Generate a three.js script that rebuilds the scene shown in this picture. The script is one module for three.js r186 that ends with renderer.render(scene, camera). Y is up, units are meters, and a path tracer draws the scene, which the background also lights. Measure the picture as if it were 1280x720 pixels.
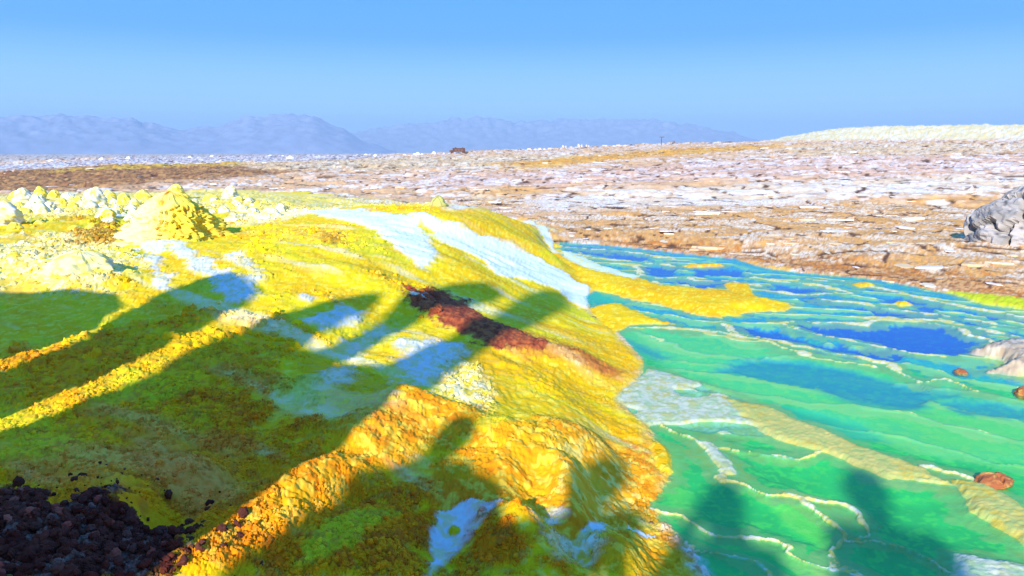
import * as THREE from 'three';
import { mergeGeometries } from 'three/addons/utils/BufferGeometryUtils.js';
import { MarchingCubes } from 'three/addons/objects/MarchingCubes.js';

// ---------- camera, sky, sun, exposure ----------
const EYE = 1.75, PITCH = Math.atan(172 / 914);
const scene = new THREE.Scene();
const camera = new THREE.PerspectiveCamera(2 * Math.atan(360 / 914) * 180 / Math.PI, 1280 / 720, 0.05, 60000);
camera.position.set(0, EYE, 0);
camera.lookAt(0, EYE - Math.sin(PITCH), -Math.cos(PITCH));
const renderer = new THREE.WebGLRenderer({ antialias: true });
renderer.toneMapping = THREE.LinearToneMapping;
renderer.toneMappingExposure = 2.3;
renderer.shadowMap.enabled = true;
{ // clear blue sky, paler towards the horizon, the same all round
  const w = 64, h = 512, d = new Float32Array(w * h * 4);
  const key = [[-90, .24, .33, .46], [0, .36, .60, .98], [3, .235, .45, .82], [8, .046, .215, .58], [14, .027, .182, .55], [30, .030, .185, .55], [90, .030, .18, .53]];
  for (let j = 0; j < h; j++) {
    const e = (j + .5) / h * 180 - 90; let k = 0;
    while (k < key.length - 2 && e > key[k + 1][0]) k++;
    const a = key[k], b = key[k + 1], t = Math.min(1, Math.max(0, (e - a[0]) / (b[0] - a[0])));
    for (let i = 0; i < w; i++) { const o = (j * w + i) * 4; for (let c = 0; c < 3; c++) d[o + c] = a[c + 1] + (b[c + 1] - a[c + 1]) * t; d[o + 3] = 1; }
  }
  const t = new THREE.DataTexture(d, w, h, THREE.RGBAFormat, THREE.FloatType);
  t.mapping = THREE.EquirectangularReflectionMapping; t.magFilter = THREE.LinearFilter; t.minFilter = THREE.LinearFilter; t.needsUpdate = true;
  scene.background = t; scene.environment = t;
}
const SUN = new THREE.Vector3(-.255, .428, .868).normalize();
const sun = new THREE.DirectionalLight(new THREE.Color().setRGB(1, .93, .82), 3.6);
sun.position.copy(SUN).multiplyScalar(60); sun.target.position.set(0, 0, 0);
sun.castShadow = true; sun.shadow.mapSize.set(4096, 4096); sun.shadow.radius = 2.5;
Object.assign(sun.shadow.camera, { left: -40, right: 40, top: 40, bottom: -40, near: 1, far: 160 });
scene.add(sun, sun.target);
scene.fog = new THREE.FogExp2(new THREE.Color(.50, .74, 1), 1.7e-4);
// ---------- outlines of mineral patches, pools, rims and ridges, in metres (x, z) ----------
const D = {
  mound: [-21.5,-28.2,-21.9,-31.5,-19.0,-31.2,-15.704,-29.5,-13.562,-30.4,-11.637,-31.5,-8.486,-30.0,-4.471,-22.8,-2.534,-23.3,-0.833,-12.734,-0.413,-18.945,0.294,-17.968,0.662,-15.101,0.826,-13.16,0.87,-12.31,0.995,-10.962,1.303,-9.769,1.044,-9.189,0.859,-8.551,0.839,-7.801,1.014,-6.926,1.089,-5.888,0.962,-5.374,0.743,-4.911,0.87,-4.485,0.845,-4.09,0.798,-3.547,0.647,-3.188,0.75,-2.967,0.796,-2.734,1.3,-1.5,1.6,1.0,1.4,7,-14,8,-17,-8],
  water: [0.875,-13.948,1.522,-13.826,2.316,-13.135,3.014,-12.41,3.666,-11.848,3.85,-10.861,4.278,-10.425,4.734,-10.153,5.056,-9.894,5.402,-8.975,5.741,-8.721,6.062,-8.48,13,-9.5,12,-4,6,-0.9,2.6,-0.8,1.3,-1.5,0.807,-2.772,0.767,-3.037,0.687,-3.384,0.83,-3.69,0.852,-4.123,0.87,-4.485,0.753,-4.979,0.971,-5.421,1.099,-5.944,1.02,-6.966,0.855,-7.951,0.871,-8.671,1.044,-9.189,1.303,-9.769,1.0,-11.014,0.877,-12.41],
  patch: [
    ["brown",2.5,2,1,[-24.7,-31.5,-53.4,-68.7,-47.5,-68.7,-46.3,-82.5,-34.2,-93.3,-23.7,-84.6,-16.31,-58.0,-16.913,-46.0,-18.468,-41.6,-18.432,-36.2,-18.558,-32.2,-20.5,-31.5]],
    ["ochre_p",2,2,0.8,[-44.9,-71.7,-43.4,-83.8,-32.4,-97.0,-26.3,-78.6,-34.4,-66.4,-37.6,-61.0]],
    ["grey_p",4,4,0.9,[-80.1,-103.2,-76.0,-110.1,-86.5,-236.3,-27.9,-161.9,-18.094,-104.9,-36.3,-98.9,-51.4,-91.7,-49.6,-71.7,-53.4,-68.7]],
    ["tan_p",3,3,0.9,[-32.4,-88.3,-20.5,-119.1,0.0,-111.5,16.672,-96.8,0.0,-58.7,-10.096,-58.4,-20.5,-61.1]],
    ["orange_p",2,2.5,0.9,[-1.482,-68.7,3.52,-81.6,12.199,-94.4,23.1,-113.0,35.2,-125.9,43.6,-126.9,44.3,-111.5,34.7,-100.7,23.1,-89.4,13.075,-75.9,5.385,-62.4,0.573,-53.0]],
    ["tan_p",4,4,0.7,[39.6,-115.2,59.2,-119.9,74.2,-107.9,77.7,-95.2,59.0,-72.2,51.5,-74.8,33.8,-68.2,26.7,-68.8]],
    ["pink_p",3,3,0.8,[-7.693,-44.4,3.23,-49.8,17.37,-62.0,32.8,-66.2,49.5,-60.5,33.9,-41.3,17.854,-35.9,10.242,-36.4,2.153,-33.1,-2.764,-31.8]],
    ["orange_p",0.8,1.2,0.55,[-2.543,-29.3,0.0,-33.7,1.871,-28.7,0.495,-22.7,-1.191,-21.9]],
    ["white_p",1.2,1.5,0.9,[0.0,-25.2,3.714,-28.5,8.862,-31.4,14.947,-33.6,25.9,-37.4,30.2,-36.7,21.9,-26.5,18.698,-26.9,12.56,-25.1,7.955,-22.8,3.773,-21.6,0.915,-21.0]],
    ["sand_p",0.9,1,0.9,[0.0,-18.183,3.678,-21.1,7.719,-22.1,12.259,-24.5,18.181,-26.1,21.3,-25.8,6.366,-7.462,6.011,-8.409,5.384,-8.944,5.056,-9.894,4.278,-10.425,3.666,-11.848,2.316,-13.135,0.886,-13.413,0.835,-15.239]],
    ["rust_p",0.5,0.6,0.85,[1.908,-14.458,3.377,-13.948,4.383,-12.41,5.325,-11.467,5.974,-10.365,6.672,-9.379,7.498,-8.862,6.468,-7.588,6.011,-8.409,5.358,-8.899,5.025,-9.831,4.251,-10.355,3.769,-11.759,3.014,-12.41,2.316,-13.135]],
    ["orange_p",0.12,0.15,0.9,[3.189,-12.03,3.742,-11.672,4.19,-10.495,4.65,-10.219,4.092,-9.957,3.629,-10.219,3.193,-11.092]],
    ["lime",0.1,0.15,0.9,[5.378,-8.849,5.705,-8.665,6.096,-8.396,6.305,-8.05,5.787,-7.951,5.433,-8.164]],
    ["pale",0.25,0.3,0.75,[-6.973,-9.325,-6.45,-10.129,-5.114,-9.49,-3.809,-7.356,-3.445,-6.057,-3.876,-5.989,-4.56,-6.012]],
    ["gold",0.1,0.2,0.9,[-6.89,-9.497,-6.413,-9.727,-6.017,-9.111,-6.467,-8.899]],
    ["gold",0.12,0.15,0.8,[-4.693,-6.598,-4.487,-6.734,-3.958,-5.96,-4.132,-5.873]],
    ["gold",0.12,0.15,0.6,[-3.908,-8.341,-3.455,-7.825,-2.859,-6.822,-2.679,-6.168,-2.852,-6.093,-3.163,-6.546]],
    ["clump",0.2,0.25,0.9,[-6.087,-10.172,-6.792,-12.169,-5.696,-10.821,-5.025,-9.481,-5.056,-9.003,-5.456,-9.093]],
    ["clump",0.15,0.2,0.7,[-9.309,-15.371,-9.623,-16.496,-7.677,-13.303,-7.486,-12.557]],
    ["pale",0.5,0.6,0.6,[-21.6,-29.2,-19.797,-31.4,-15.951,-30.6,-11.637,-31.5,-6.043,-26.5,-2.534,-23.3,-1.286,-12.422,-3.6,-15.006,-5.014,-14.357,-6.476,-14.836,-7.683,-14.36,-8.249,-13.007,-8.19,-11.684,-8.522,-11.438]],
    ["cream",0.3,0.3,0.7,[-4.83,-14.276,-4.369,-15.412,-3.138,-13.073,-3.447,-12.13,-3.657,-10.949,-3.932,-10.549,-4.731,-12.731]],
    ["salt",0.1,0.12,0.9,[-8.669,-15.277,-7.823,-14.623,-6.723,-12.809,-6.903,-12.495]],
    ["salt",0.07,0.1,1,[-5.321,-10.203,-5.053,-10.466,-4.214,-9.163,-3.455,-7.825,-2.864,-6.988,-2.508,-6.646,-2.277,-6.507,-2.107,-5.937,-2.251,-5.722,-2.709,-6.448,-3.065,-6.914,-3.446,-7.532,-3.93,-8.348,-3.865,-7.958,-3.427,-7.081,-2.922,-6.097,-3.033,-6.159,-3.49,-6.983,-4.373,-8.609]],
    ["salt",0.06,0.08,1,[-3.079,-7.705,-2.889,-7.7,-2.322,-6.798,-2.385,-6.676,-2.769,-7.15]],
    ["amber",0.3,0.3,0.6,[-3.334,-9.799,-2.486,-10.318,-1.888,-8.586,-1.938,-7.994,-2.649,-8.604]],
    ["brown_m",0.1,0.12,0.7,[-2.466,-9.363,-2.117,-8.965,-1.884,-8.226,-2.126,-8.216]],
    ["olive",0.3,0.3,0.5,[-4.289,-11.879,-3.314,-10.247,-2.364,-7.121,-1.994,-5.754,-2.563,-6.799]],
    ["wash",0.1,0.1,1,[-3.936,-13.768,-2.654,-12.154,-1.667,-10.891,-1.302,-10.069,-0.983,-8.921,-0.835,-8.207,-0.932,-7.651,-1.222,-8.201,-1.587,-9.029,-2.126,-10.106,-3.046,-11.61]],
    ["wash",0.05,0.06,1,[-1.557,-10.792,-1.246,-10.54,-0.972,-10.072,-0.737,-10.342,-0.447,-10.173,0.0,-10.586,0.249,-10.232,0.686,-9.982,0.982,-9.189,0.898,-8.03,0.769,-7.996,0.583,-8.719,0.192,-8.657,-0.185,-8.33,-0.349,-9.03,-0.607,-9.17,-0.923,-9.32,-1.082,-9.862,-1.343,-10.218]],
    ["wash",0.04,0.05,0.9,[0.0,-18.464,0.515,-16.815,0.748,-14.192,0.817,-12.136,0.737,-12.14,0.603,-13.733,0.352,-16.096]],
    ["wash",0.3,0.1,0.8,[-1.055,-12.092,-0.822,-18.836,0.0,-18.746,-0.545,-12.491,-0.999,-11.728]],
    ["gold",0.15,0.12,0.75,[-0.933,-11.384,0.0,-16.445,0.555,-12.619,0.7,-11.308,0.363,-10.272,-0.226,-10.28,-0.716,-10.033]],
    ["gold",0.1,0.1,0.7,[-0.835,-8.599,-0.574,-8.657,-0.273,-8.193,-0.215,-7.744,-0.559,-7.176,-0.737,-7.55]],
    ["rust2",0.18,0.16,0.7,[0.0,-5.997,0.328,-5.807,0.612,-5.681,0.917,-5.683,0.957,-5.53,0.8,-5.317,0.573,-5.3,0.302,-5.323,0.071,-5.242,-0.025,-5.415]],
    ["rust",0.07,0.12,1,[-0.965,-6.455,-0.814,-6.961,-0.605,-6.959,-0.393,-6.765,-0.243,-6.371,-0.149,-6.03,0.04,-5.978,0.323,-5.704,0.173,-5.464,0.049,-5.382,-0.134,-5.383,-0.309,-5.477,-0.494,-5.626,-0.705,-5.931,-0.866,-6.138]],
    ["rust",0.12,0.14,0.6,[0.388,-5.709,0.769,-5.641,0.925,-5.571,0.738,-5.4,0.463,-5.432]],
    ["salt",0.03,0.04,1,[-0.927,-6.488,-0.786,-6.585,-0.742,-6.382,-0.893,-6.341]],
    ["gold",0.12,0.1,0.7,[0.342,-6.062,0.841,-6.195,1.055,-5.808,0.95,-5.336,0.638,-5.074,0.229,-5.03,0.369,-5.421,0.79,-5.328,0.96,-5.55,0.516,-5.697]],
    ["salt",0.12,0.1,0.9,[-0.807,-5.101,-0.549,-5.409,-0.301,-5.102,-0.408,-4.588,-0.484,-4.236,-0.674,-4.218]],
    ["pale",0.12,0.1,0.8,[-0.439,-4.838,-0.315,-5.052,-0.188,-4.721,-0.178,-3.857,-0.359,-3.905,-0.479,-4.183]],
    ["salt",0.04,0.05,1,[-0.531,-4.148,-0.46,-4.234,-0.393,-3.885,-0.461,-3.818]],
    ["salt",0.08,0.08,0.9,[-1.539,-5.375,-1.372,-5.84,-1.169,-5.864,-1.196,-5.459,-1.401,-5.184]],
    ["salt",0.1,0.1,0.6,[-1.205,-4.233,-1.065,-4.508,-0.928,-4.147,-1.075,-3.912]],
    ["salt",0.1,0.1,0.6,[-1.23,-4.951,-1.045,-5.75,-0.919,-5.639,-1.059,-4.666]],
    ["salt",0.05,0.05,0.8,[-1.801,-6.095,-1.668,-6.025,-1.655,-5.828]],
    ["salt",0.1,0.1,0.8,[-2.459,-6.222,-2.277,-6.507,-2.083,-5.864,-2.239,-5.723]],
    ["ochre",0.35,0.3,0.8,[-3.191,-4.195,-2.984,-4.635,-2.673,-4.839,-2.36,-5.256,-1.671,-4.773,-1.181,-3.539,-0.812,-3.178,-0.46,-3.301,-0.266,-2.81,-0.265,-2.314,-1.526,-1.89]],
    ["olive",0.2,0.2,0.6,[-2.476,-4.664,-2.274,-5.054,-1.882,-4.911,-1.781,-4.115,-1.882,-3.732,-2.205,-3.942]],
    ["lime",0.2,0.2,0.6,[-2.488,-4.045,-2.201,-4.208,-1.882,-3.732,-2.109,-3.6]],
    ["lime",0.2,0.2,0.6,[-2.79,-3.632,-2.379,-3.57,-2.019,-3.294,-1.989,-2.944,-2.305,-2.957]],
    ["lime",0.1,0.1,0.5,[-1.624,-3.526,-1.403,-3.588,-1.364,-3.374,-1.497,-3.274]],
    ["lime",0.12,0.1,0.6,[-1.339,-3.901,-1.205,-4.233,-1.046,-3.802,-1.141,-3.541]],
    ["umber",0.2,0.2,0.7,[-1.675,-3.746,-1.424,-3.891,-1.167,-3.429,-1.073,-2.969,-1.345,-3.131]],
    ["umber",0.15,0.15,0.75,[-1.038,-2.583,-0.833,-2.725,-0.659,-2.656,-0.587,-2.947,-0.338,-3.037,-0.283,-2.489,-0.434,-2.252,-0.887,-2.164,-1.034,-2.272]],
    ["lime",0.05,0.06,0.7,[-0.675,-2.59,-0.601,-2.68,-0.452,-2.727,-0.544,-2.542,-0.6,-2.393,-0.708,-2.266,-0.695,-2.428]],
    ["orange",0.2,0.12,0.95,[-1.0,-2.203,-0.946,-2.583,-0.837,-2.988,-0.744,-3.388,-0.599,-3.962,-0.443,-3.856,-0.178,-3.857,-0.063,-3.417,-0.31,-3.334,-0.498,-3.041,-0.665,-2.833,-0.787,-2.555,-0.896,-2.344]],
    ["orange",0.16,0.12,0.95,[-0.355,-3.033,-0.158,-3.394,0.0,-3.659,0.235,-4.075,0.469,-4.056,0.819,-4.206,0.815,-3.799,0.766,-3.358,0.639,-3.144,0.769,-3.086,0.83,-2.916,0.772,-2.67,0.414,-2.456,0.172,-2.383,0.061,-2.577,0.052,-2.924,-0.066,-2.783,-0.199,-2.809,-0.32,-2.857]],
    ["amber",0.12,0.1,0.8,[0.204,-3.507,0.458,-3.959,0.662,-3.791,0.627,-3.34,0.423,-2.981,0.211,-2.987]],
    ["lime",0.04,0.05,0.6,[-0.204,-3.525,0.0,-3.728,0.0,-3.538,-0.139,-3.435]],
    ["salt",0.02,0.03,1,[-0.305,-2.806,-0.168,-2.849,-0.059,-2.794,-0.128,-2.687,-0.2,-2.575,-0.265,-2.456,-0.299,-2.342,-0.315,-2.647]],
    ["olive",0.006,0.004,1,[-0.257,-2.711,-0.252,-2.729,-0.234,-2.739,-0.214,-2.728,-0.206,-2.71,-0.211,-2.692,-0.23,-2.685,-0.25,-2.694]],
    ["umber",0.16,0.12,0.85,[-0.2,-2.575,-0.096,-2.686,0.031,-2.639,0.175,-2.425,-0.224,-2.328]],
    ["salt",0.02,0.03,1,[0.403,-2.965,0.404,-2.785,0.297,-2.622,0.249,-2.683]],
    ["cream",0.01,0.015,1,[0.524,-3.061,0.66,-3.057,0.624,-3.006,0.513,-3.011]],
    ["cream",0.03,0.03,0.8,[0.137,-2.911,0.205,-2.905,0.26,-2.821,0.135,-2.702]],
    ["pale",0.06,0.06,0.7,[0.095,-2.671,0.255,-2.686,0.393,-2.751,0.3,-2.501,0.148,-2.462]],
    ["dark",0.04,0.1,1,[-2.051,-2.489,-1.858,-2.547,-1.749,-2.494,-1.638,-2.398,-1.523,-2.346,-1.526,-2.463,-1.455,-2.463,-1.353,-2.36,-1.255,-2.356,-1.136,-2.374,-1.085,-2.305,-1.093,-2.179,-1.049,-2.044,-1.51,-1.778]]
  ],
  land: [
    ["gold",0.05,0.35,0.08,[0.685,-12.41,0.957,-12.03,1.203,-10.861,1.68,-10.087,2.011,-9.413,2.661,-9.189,2.955,-8.77,3.265,-8.296,3.081,-7.951,2.531,-7.789,2.205,-7.557,1.938,-7.789,1.669,-8.296,1.355,-8.671,1.023,-9.189,0.737,-10.219]],
    ["gold",0.03,0.2,0.06,[0.854,-8.035,1.218,-8.387,1.397,-7.789,1.658,-7.303,1.313,-7.303,1.184,-7.268,0.982,-6.809,0.882,-7.483]],
    ["cyan",0.012,0.15,0.06,[0.862,-13.027,1.196,-12.03,1.454,-10.937,1.815,-10.219,1.649,-9.894,1.172,-10.566,0.884,-11.759]],
    ["flat",0.006,0.12,0.03,[0.753,-4.979,0.971,-5.421,1.118,-5.715,1.326,-5.544,1.543,-5.191,1.77,-4.846,1.885,-4.542,2.02,-4.123,1.857,-4.099,1.592,-4.297,1.315,-4.376,1.087,-4.485,0.875,-4.513]],
    ["tanflat",0.008,0.06,0.03,[1.522,-5.013,1.781,-4.846,2.006,-4.336,2.167,-4.052,2.288,-3.842,2.335,-3.633,2.204,-3.69,2.046,-3.72,1.943,-3.874,1.837,-4.052,1.596,-4.31,1.555,-4.659]],
    ["tanflat",0.014,0.06,0.03,[2.377,-3.69,2.54,-3.661,2.561,-3.335,2.412,-2.97,2.307,-3.023,2.283,-3.209,2.26,-3.327,2.305,-3.452]],
    ["flat",0.01,0.05,0.03,[1.962,-2.97,2.06,-2.918,2.226,-2.856,2.129,-2.671,1.79,-2.671]],
    ["gravel",0.07,0.12,0.05,[3.996,-6.191,4.379,-6.458,4.823,-6.571,4.946,-6.243,4.269,-5.342,4.041,-5.544,3.811,-5.628,4.135,-5.873,4.144,-6.04]],
    ["gold",0.02,0.08,0.03,[2.597,-11.172,3.26,-11.334,3.254,-11.092,2.665,-10.937]],
    ["gold",0.02,0.05,0.02,[2.826,-9.588,3.127,-9.529,2.952,-8.671,2.71,-8.671]],
    ["lime",0.015,0.1,0.05,[5.452,-8.975,5.838,-8.721,6.186,-8.387,6.171,-7.869,5.727,-7.993,5.461,-8.207]],
    ["gold",0.015,0.06,0.02,[4.542,-9.588,4.803,-9.708,4.794,-9.47,4.504,-9.299]],
    ["gold",0.02,0.05,0.02,[4.456,-8.342,4.636,-8.433,4.613,-8.252,4.429,-8.164]],
    ["gold",0.012,0.02,0.02,[0.841,-4.271,0.919,-4.123,0.895,-3.79,0.826,-3.671,0.805,-3.95]],
    ["flat",0.004,0.03,0.02,[1.174,-3.79,1.165,-4.006,1.156,-4.246,1.213,-4.183,1.252,-3.984,1.225,-3.77]]
  ],
  rim: [
    [0.016,0.03,[2.175,-7.303,2.216,-6.903,2.415,-6.688,2.617,-6.43,2.815,-6.217,2.991,-6.065,3.146,-5.897,3.142,-5.401,3.382,-5.441,3.456,-5.119]],
    [0.016,0.025,[2.786,-7.338,2.902,-6.966,3.156,-6.659,3.375,-6.349,3.519,-6.217,3.742,-6.115]],
    [0.014,0.025,[2.829,-7.41,3.313,-7.374,3.594,-7.268,3.864,-7.483,4.18,-7.446,4.492,-7.199,4.433,-6.84,4.507,-6.543]],
    [0.014,0.03,[1.597,-7.097,2.049,-6.999,2.374,-6.571,2.613,-6.065,2.968,-5.805]],
    [0.012,0.02,[3.767,-7.633,4.135,-7.52,4.514,-7.446,4.69,-7.064,4.836,-6.809]],
    [0.02,0.02,[0.869,-4.72,1.018,-4.403,1.138,-4.271,1.213,-4.183,1.269,-4.123,1.425,-4.087,1.5,-4.029,1.656,-3.95,1.842,-4.064,1.968,-3.928,2.023,-3.76,2.118,-3.69,2.22,-3.72,2.371,-3.681]],
    [0.02,0.035,[1.156,-4.246,1.197,-4.123,1.219,-3.95,1.218,-3.79,1.143,-3.681]],
    [0.012,0.012,[1.189,-3.69,1.26,-3.577,1.328,-3.531,1.446,-3.513]],
    [0.022,0.03,[1.408,-3.522,1.467,-3.46,1.497,-3.335,1.525,-3.217,1.522,-3.107,1.46,-3.023,1.391,-2.97,1.35,-2.874,1.423,-2.807]],
    [0.018,0.025,[1.443,-3.504,1.608,-3.409,1.676,-3.295,1.665,-3.15,1.516,-3.092]],
    [0.016,0.018,[0.687,-3.384,0.822,-3.311,0.877,-3.217,0.971,-3.143,1.076,-3.121,1.168,-3.064,1.236,-3.003,1.259,-2.924,1.309,-2.874,1.376,-2.831,1.467,-2.772]],
    [0.016,0.018,[0.775,-3.023,0.887,-2.97,0.945,-2.924,1.027,-2.856,1.067,-2.772]],
    [0.008,0.012,[1.516,-3.092,1.662,-3.107,1.737,-3.037,1.791,-2.937,1.892,-2.813]],
    [0.014,0.015,[2.118,-3.69,2.332,-3.842,2.468,-3.77,2.485,-3.69]],
    [0.012,0.03,[1.904,-11.092,1.873,-10.425,2.026,-10.022,2.367,-10.153,2.528,-9.894,3.04,-9.769,3.266,-9.47]],
    [0.012,0.03,[1.9,-9.769,2.162,-9.244,2.661,-9.189]],
    [0.012,0.03,[0.89,-13.472,1.448,-13.135,2.226,-12.609,2.619,-11.848]],
    [0.012,0.03,[0.904,-12.609,1.571,-11.848,2.035,-11.5,2.473,-11.172]],
    [0.012,0.03,[3.381,-10.153,3.692,-9.769,4.109,-9.47,4.202,-8.975,3.561,-8.871,3.173,-9.189]],
    [0.012,0.03,[3.982,-9.957,4.56,-9.769,4.81,-9.189,5.02,-8.48,5.216,-8.035,5.479,-7.633]],
    [0.012,0.03,[3.638,-8.575,4.03,-8.387,4.274,-7.951,4.731,-7.671,4.946,-7.338,5.167,-7.064]],
    [0.012,0.02,[1.133,-7.199,1.637,-7.097]]
  ],
  brine: [
    ["cyan",0.6,0.3,1,[0.795,-14.458,2.435,-13.826,3.777,-12.217,4.335,-10.566,5.12,-10.022,5.464,-9.081,6.251,-8.48,4.025,-5.342,3.41,-5.544,2.899,-6.09,2.415,-6.688,1.908,-7.064,1.133,-7.199,0.854,-8.035,0.627,-11.334]],
    ["blue",0.09,0.22,1,[2.774,-7.303,2.996,-7.41,3.529,-7.303,3.846,-7.446,4.141,-7.374,4.472,-7.165,4.44,-6.84,4.489,-6.514,4.327,-6.322,4.047,-6.217,3.742,-6.115,3.519,-6.217,3.375,-6.349,3.156,-6.659,2.902,-6.966]],
    ["blue",0.09,0.22,1,[2.539,-7.097,2.718,-6.999,2.867,-6.688,3.164,-6.514,3.449,-6.217,3.326,-6.115,2.933,-6.165,2.617,-6.43,2.399,-6.688,2.236,-6.966,2.175,-7.303]],
    ["blue",0.09,0.22,1,[3.998,-8.12,4.429,-8.077,4.731,-7.789,4.49,-7.52,4.155,-7.557,3.959,-7.71]],
    ["blue",0.09,0.22,1,[4.515,-7.064,4.746,-6.966,4.586,-6.779,4.394,-6.779]],
    ["blue",0.09,0.22,1,[3.454,-9.647,4.085,-9.413,4.044,-9.027,3.501,-8.975]],
    ["blue",0.09,0.22,1,[1.879,-11.092,2.64,-11.252,2.359,-10.219,2.038,-10.087,1.862,-10.495]],
    ["blue",0.09,0.22,1,[2.745,-11.172,3.526,-10.786,3.244,-10.219,2.642,-10.355]],
    ["blue",0.09,0.22,1,[2.426,-10.022,3.078,-9.894,3.307,-9.529,2.728,-9.244,1.954,-9.769]],
    ["blue",0.09,0.22,0.7,[0.913,-13.826,1.766,-13.358,2.466,-12.41,2.05,-11.585,1.37,-12.41,0.919,-13.027]],
    ["blue",0.09,0.22,1,[4.806,-6.999,5.066,-6.809,4.817,-6.458,4.716,-6.688]],
    ["blue",0.09,0.22,1,[2.812,-8.387,3.03,-8.342,2.939,-7.829,2.662,-7.789]],
    ["teal",0.05,0.05,1,[0.95,-8.871,1.184,-9.244,1.378,-8.387,1.218,-8.252,0.984,-8.387]],
    ["teal",0.05,0.05,1,[1.674,-8.721,1.966,-8.721,2.119,-7.951,1.842,-7.829,1.735,-8.164]],
    ["teal",0.05,0.05,1,[1.236,-7.71,1.676,-7.789,1.477,-7.52]],
    ["jade",0.12,0.1,1,[0.982,-6.809,1.203,-7.233,1.637,-7.097,2.374,-6.571,2.603,-6.04,3.012,-5.759,3.092,-5.421,3.354,-5.342,3.422,-5.065,3.707,-4.895,3.037,-3.95,2.504,-3.984,2.294,-4.31,2.145,-4.659,1.941,-4.979,1.671,-5.03,1.489,-5.441,1.267,-5.873,1.122,-6.191]],
    ["blue2",0.1,0.08,0.7,[0.982,-6.809,1.127,-6.659,1.353,-6.295,1.455,-6.115,1.233,-6.04,1.116,-6.243]],
    ["blue2",0.1,0.08,0.95,[1.56,-5.715,1.903,-5.992,2.217,-6.115,2.466,-6.04,2.815,-5.759,2.968,-5.544,3.139,-5.285,3.025,-4.979,2.829,-4.83,2.632,-4.879,2.389,-4.962,2.188,-5.323,1.908,-5.585]],
    ["blue2",0.12,0.08,0.7,[3.07,-5.382,3.346,-5.228,3.433,-5.083,3.139,-4.979,2.968,-5.083]],
    ["teal",0.06,0.05,0.8,[1.827,-5.013,1.948,-4.846,2.13,-4.751,2.318,-4.571,2.337,-4.246,2.089,-4.297,1.927,-4.513]],
    ["limewater",0.2,0.15,0.5,[2.195,-5.342,2.654,-4.814,3.54,-4.659,3.159,-4.123,2.585,-4.123,2.359,-4.895]],
    ["teal",0.04,0.04,0.7,[0.78,-4.782,0.902,-4.912,1.078,-4.814,1.013,-4.629,0.853,-4.629]],
    ["teal",0.03,0.03,0.7,[1.1,-4.659,1.276,-4.72,1.325,-4.6,1.152,-4.542]],
    ["limewater",0.06,0.05,0.6,[0.898,-4.31,1.005,-4.123,0.908,-3.69,0.925,-3.255,0.788,-3.335,0.756,-3.69]],
    ["limewater",0.05,0.05,0.8,[1.436,-3.487,1.525,-3.217,1.508,-3.092,1.391,-2.97,1.358,-3.179,1.35,-3.418]],
    ["limewater",0.08,0.06,0.6,[0.981,-3.179,1.158,-3.037,1.252,-2.905,1.135,-2.97,0.977,-3.037]],
    ["limewater",0.04,0.04,0.7,[1.477,-3.487,1.604,-3.401,1.665,-3.271,1.627,-3.15,1.521,-3.121,1.497,-3.335]],
    ["blue",0.09,0.2,0.9,[4.531,-8.871,4.883,-8.575,5.023,-8.164,4.653,-7.993,4.382,-8.342]],
    ["blue",0.09,0.2,0.9,[4.623,-7.633,4.969,-7.374,4.781,-7.131,4.513,-7.303]],
    ["blue",0.09,0.2,0.9,[3.522,-8.77,3.946,-8.623,3.895,-8.296,3.45,-8.342]],
    ["blue",0.09,0.2,0.9,[0.905,-13.706,1.882,-13.135,2.563,-12.217,2.065,-11.672,1.322,-12.609]],
    ["blue",0.09,0.2,0.9,[4.452,-9.529,4.838,-9.244,4.946,-8.871,4.553,-9.081]],
    ["blue",0.09,0.2,0.9,[5.036,-8.035,5.359,-7.71,5.409,-7.41,5.003,-7.557]],
    ["blue",0.09,0.2,0.9,[3.142,-9.413,3.706,-9.244,3.78,-8.923,3.201,-8.975]],
    ["blue2",0.1,0.1,0.8,[3.025,-4.979,3.4,-5.03,3.617,-4.846,3.465,-4.629,3.095,-4.72]]
  ],
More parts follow.
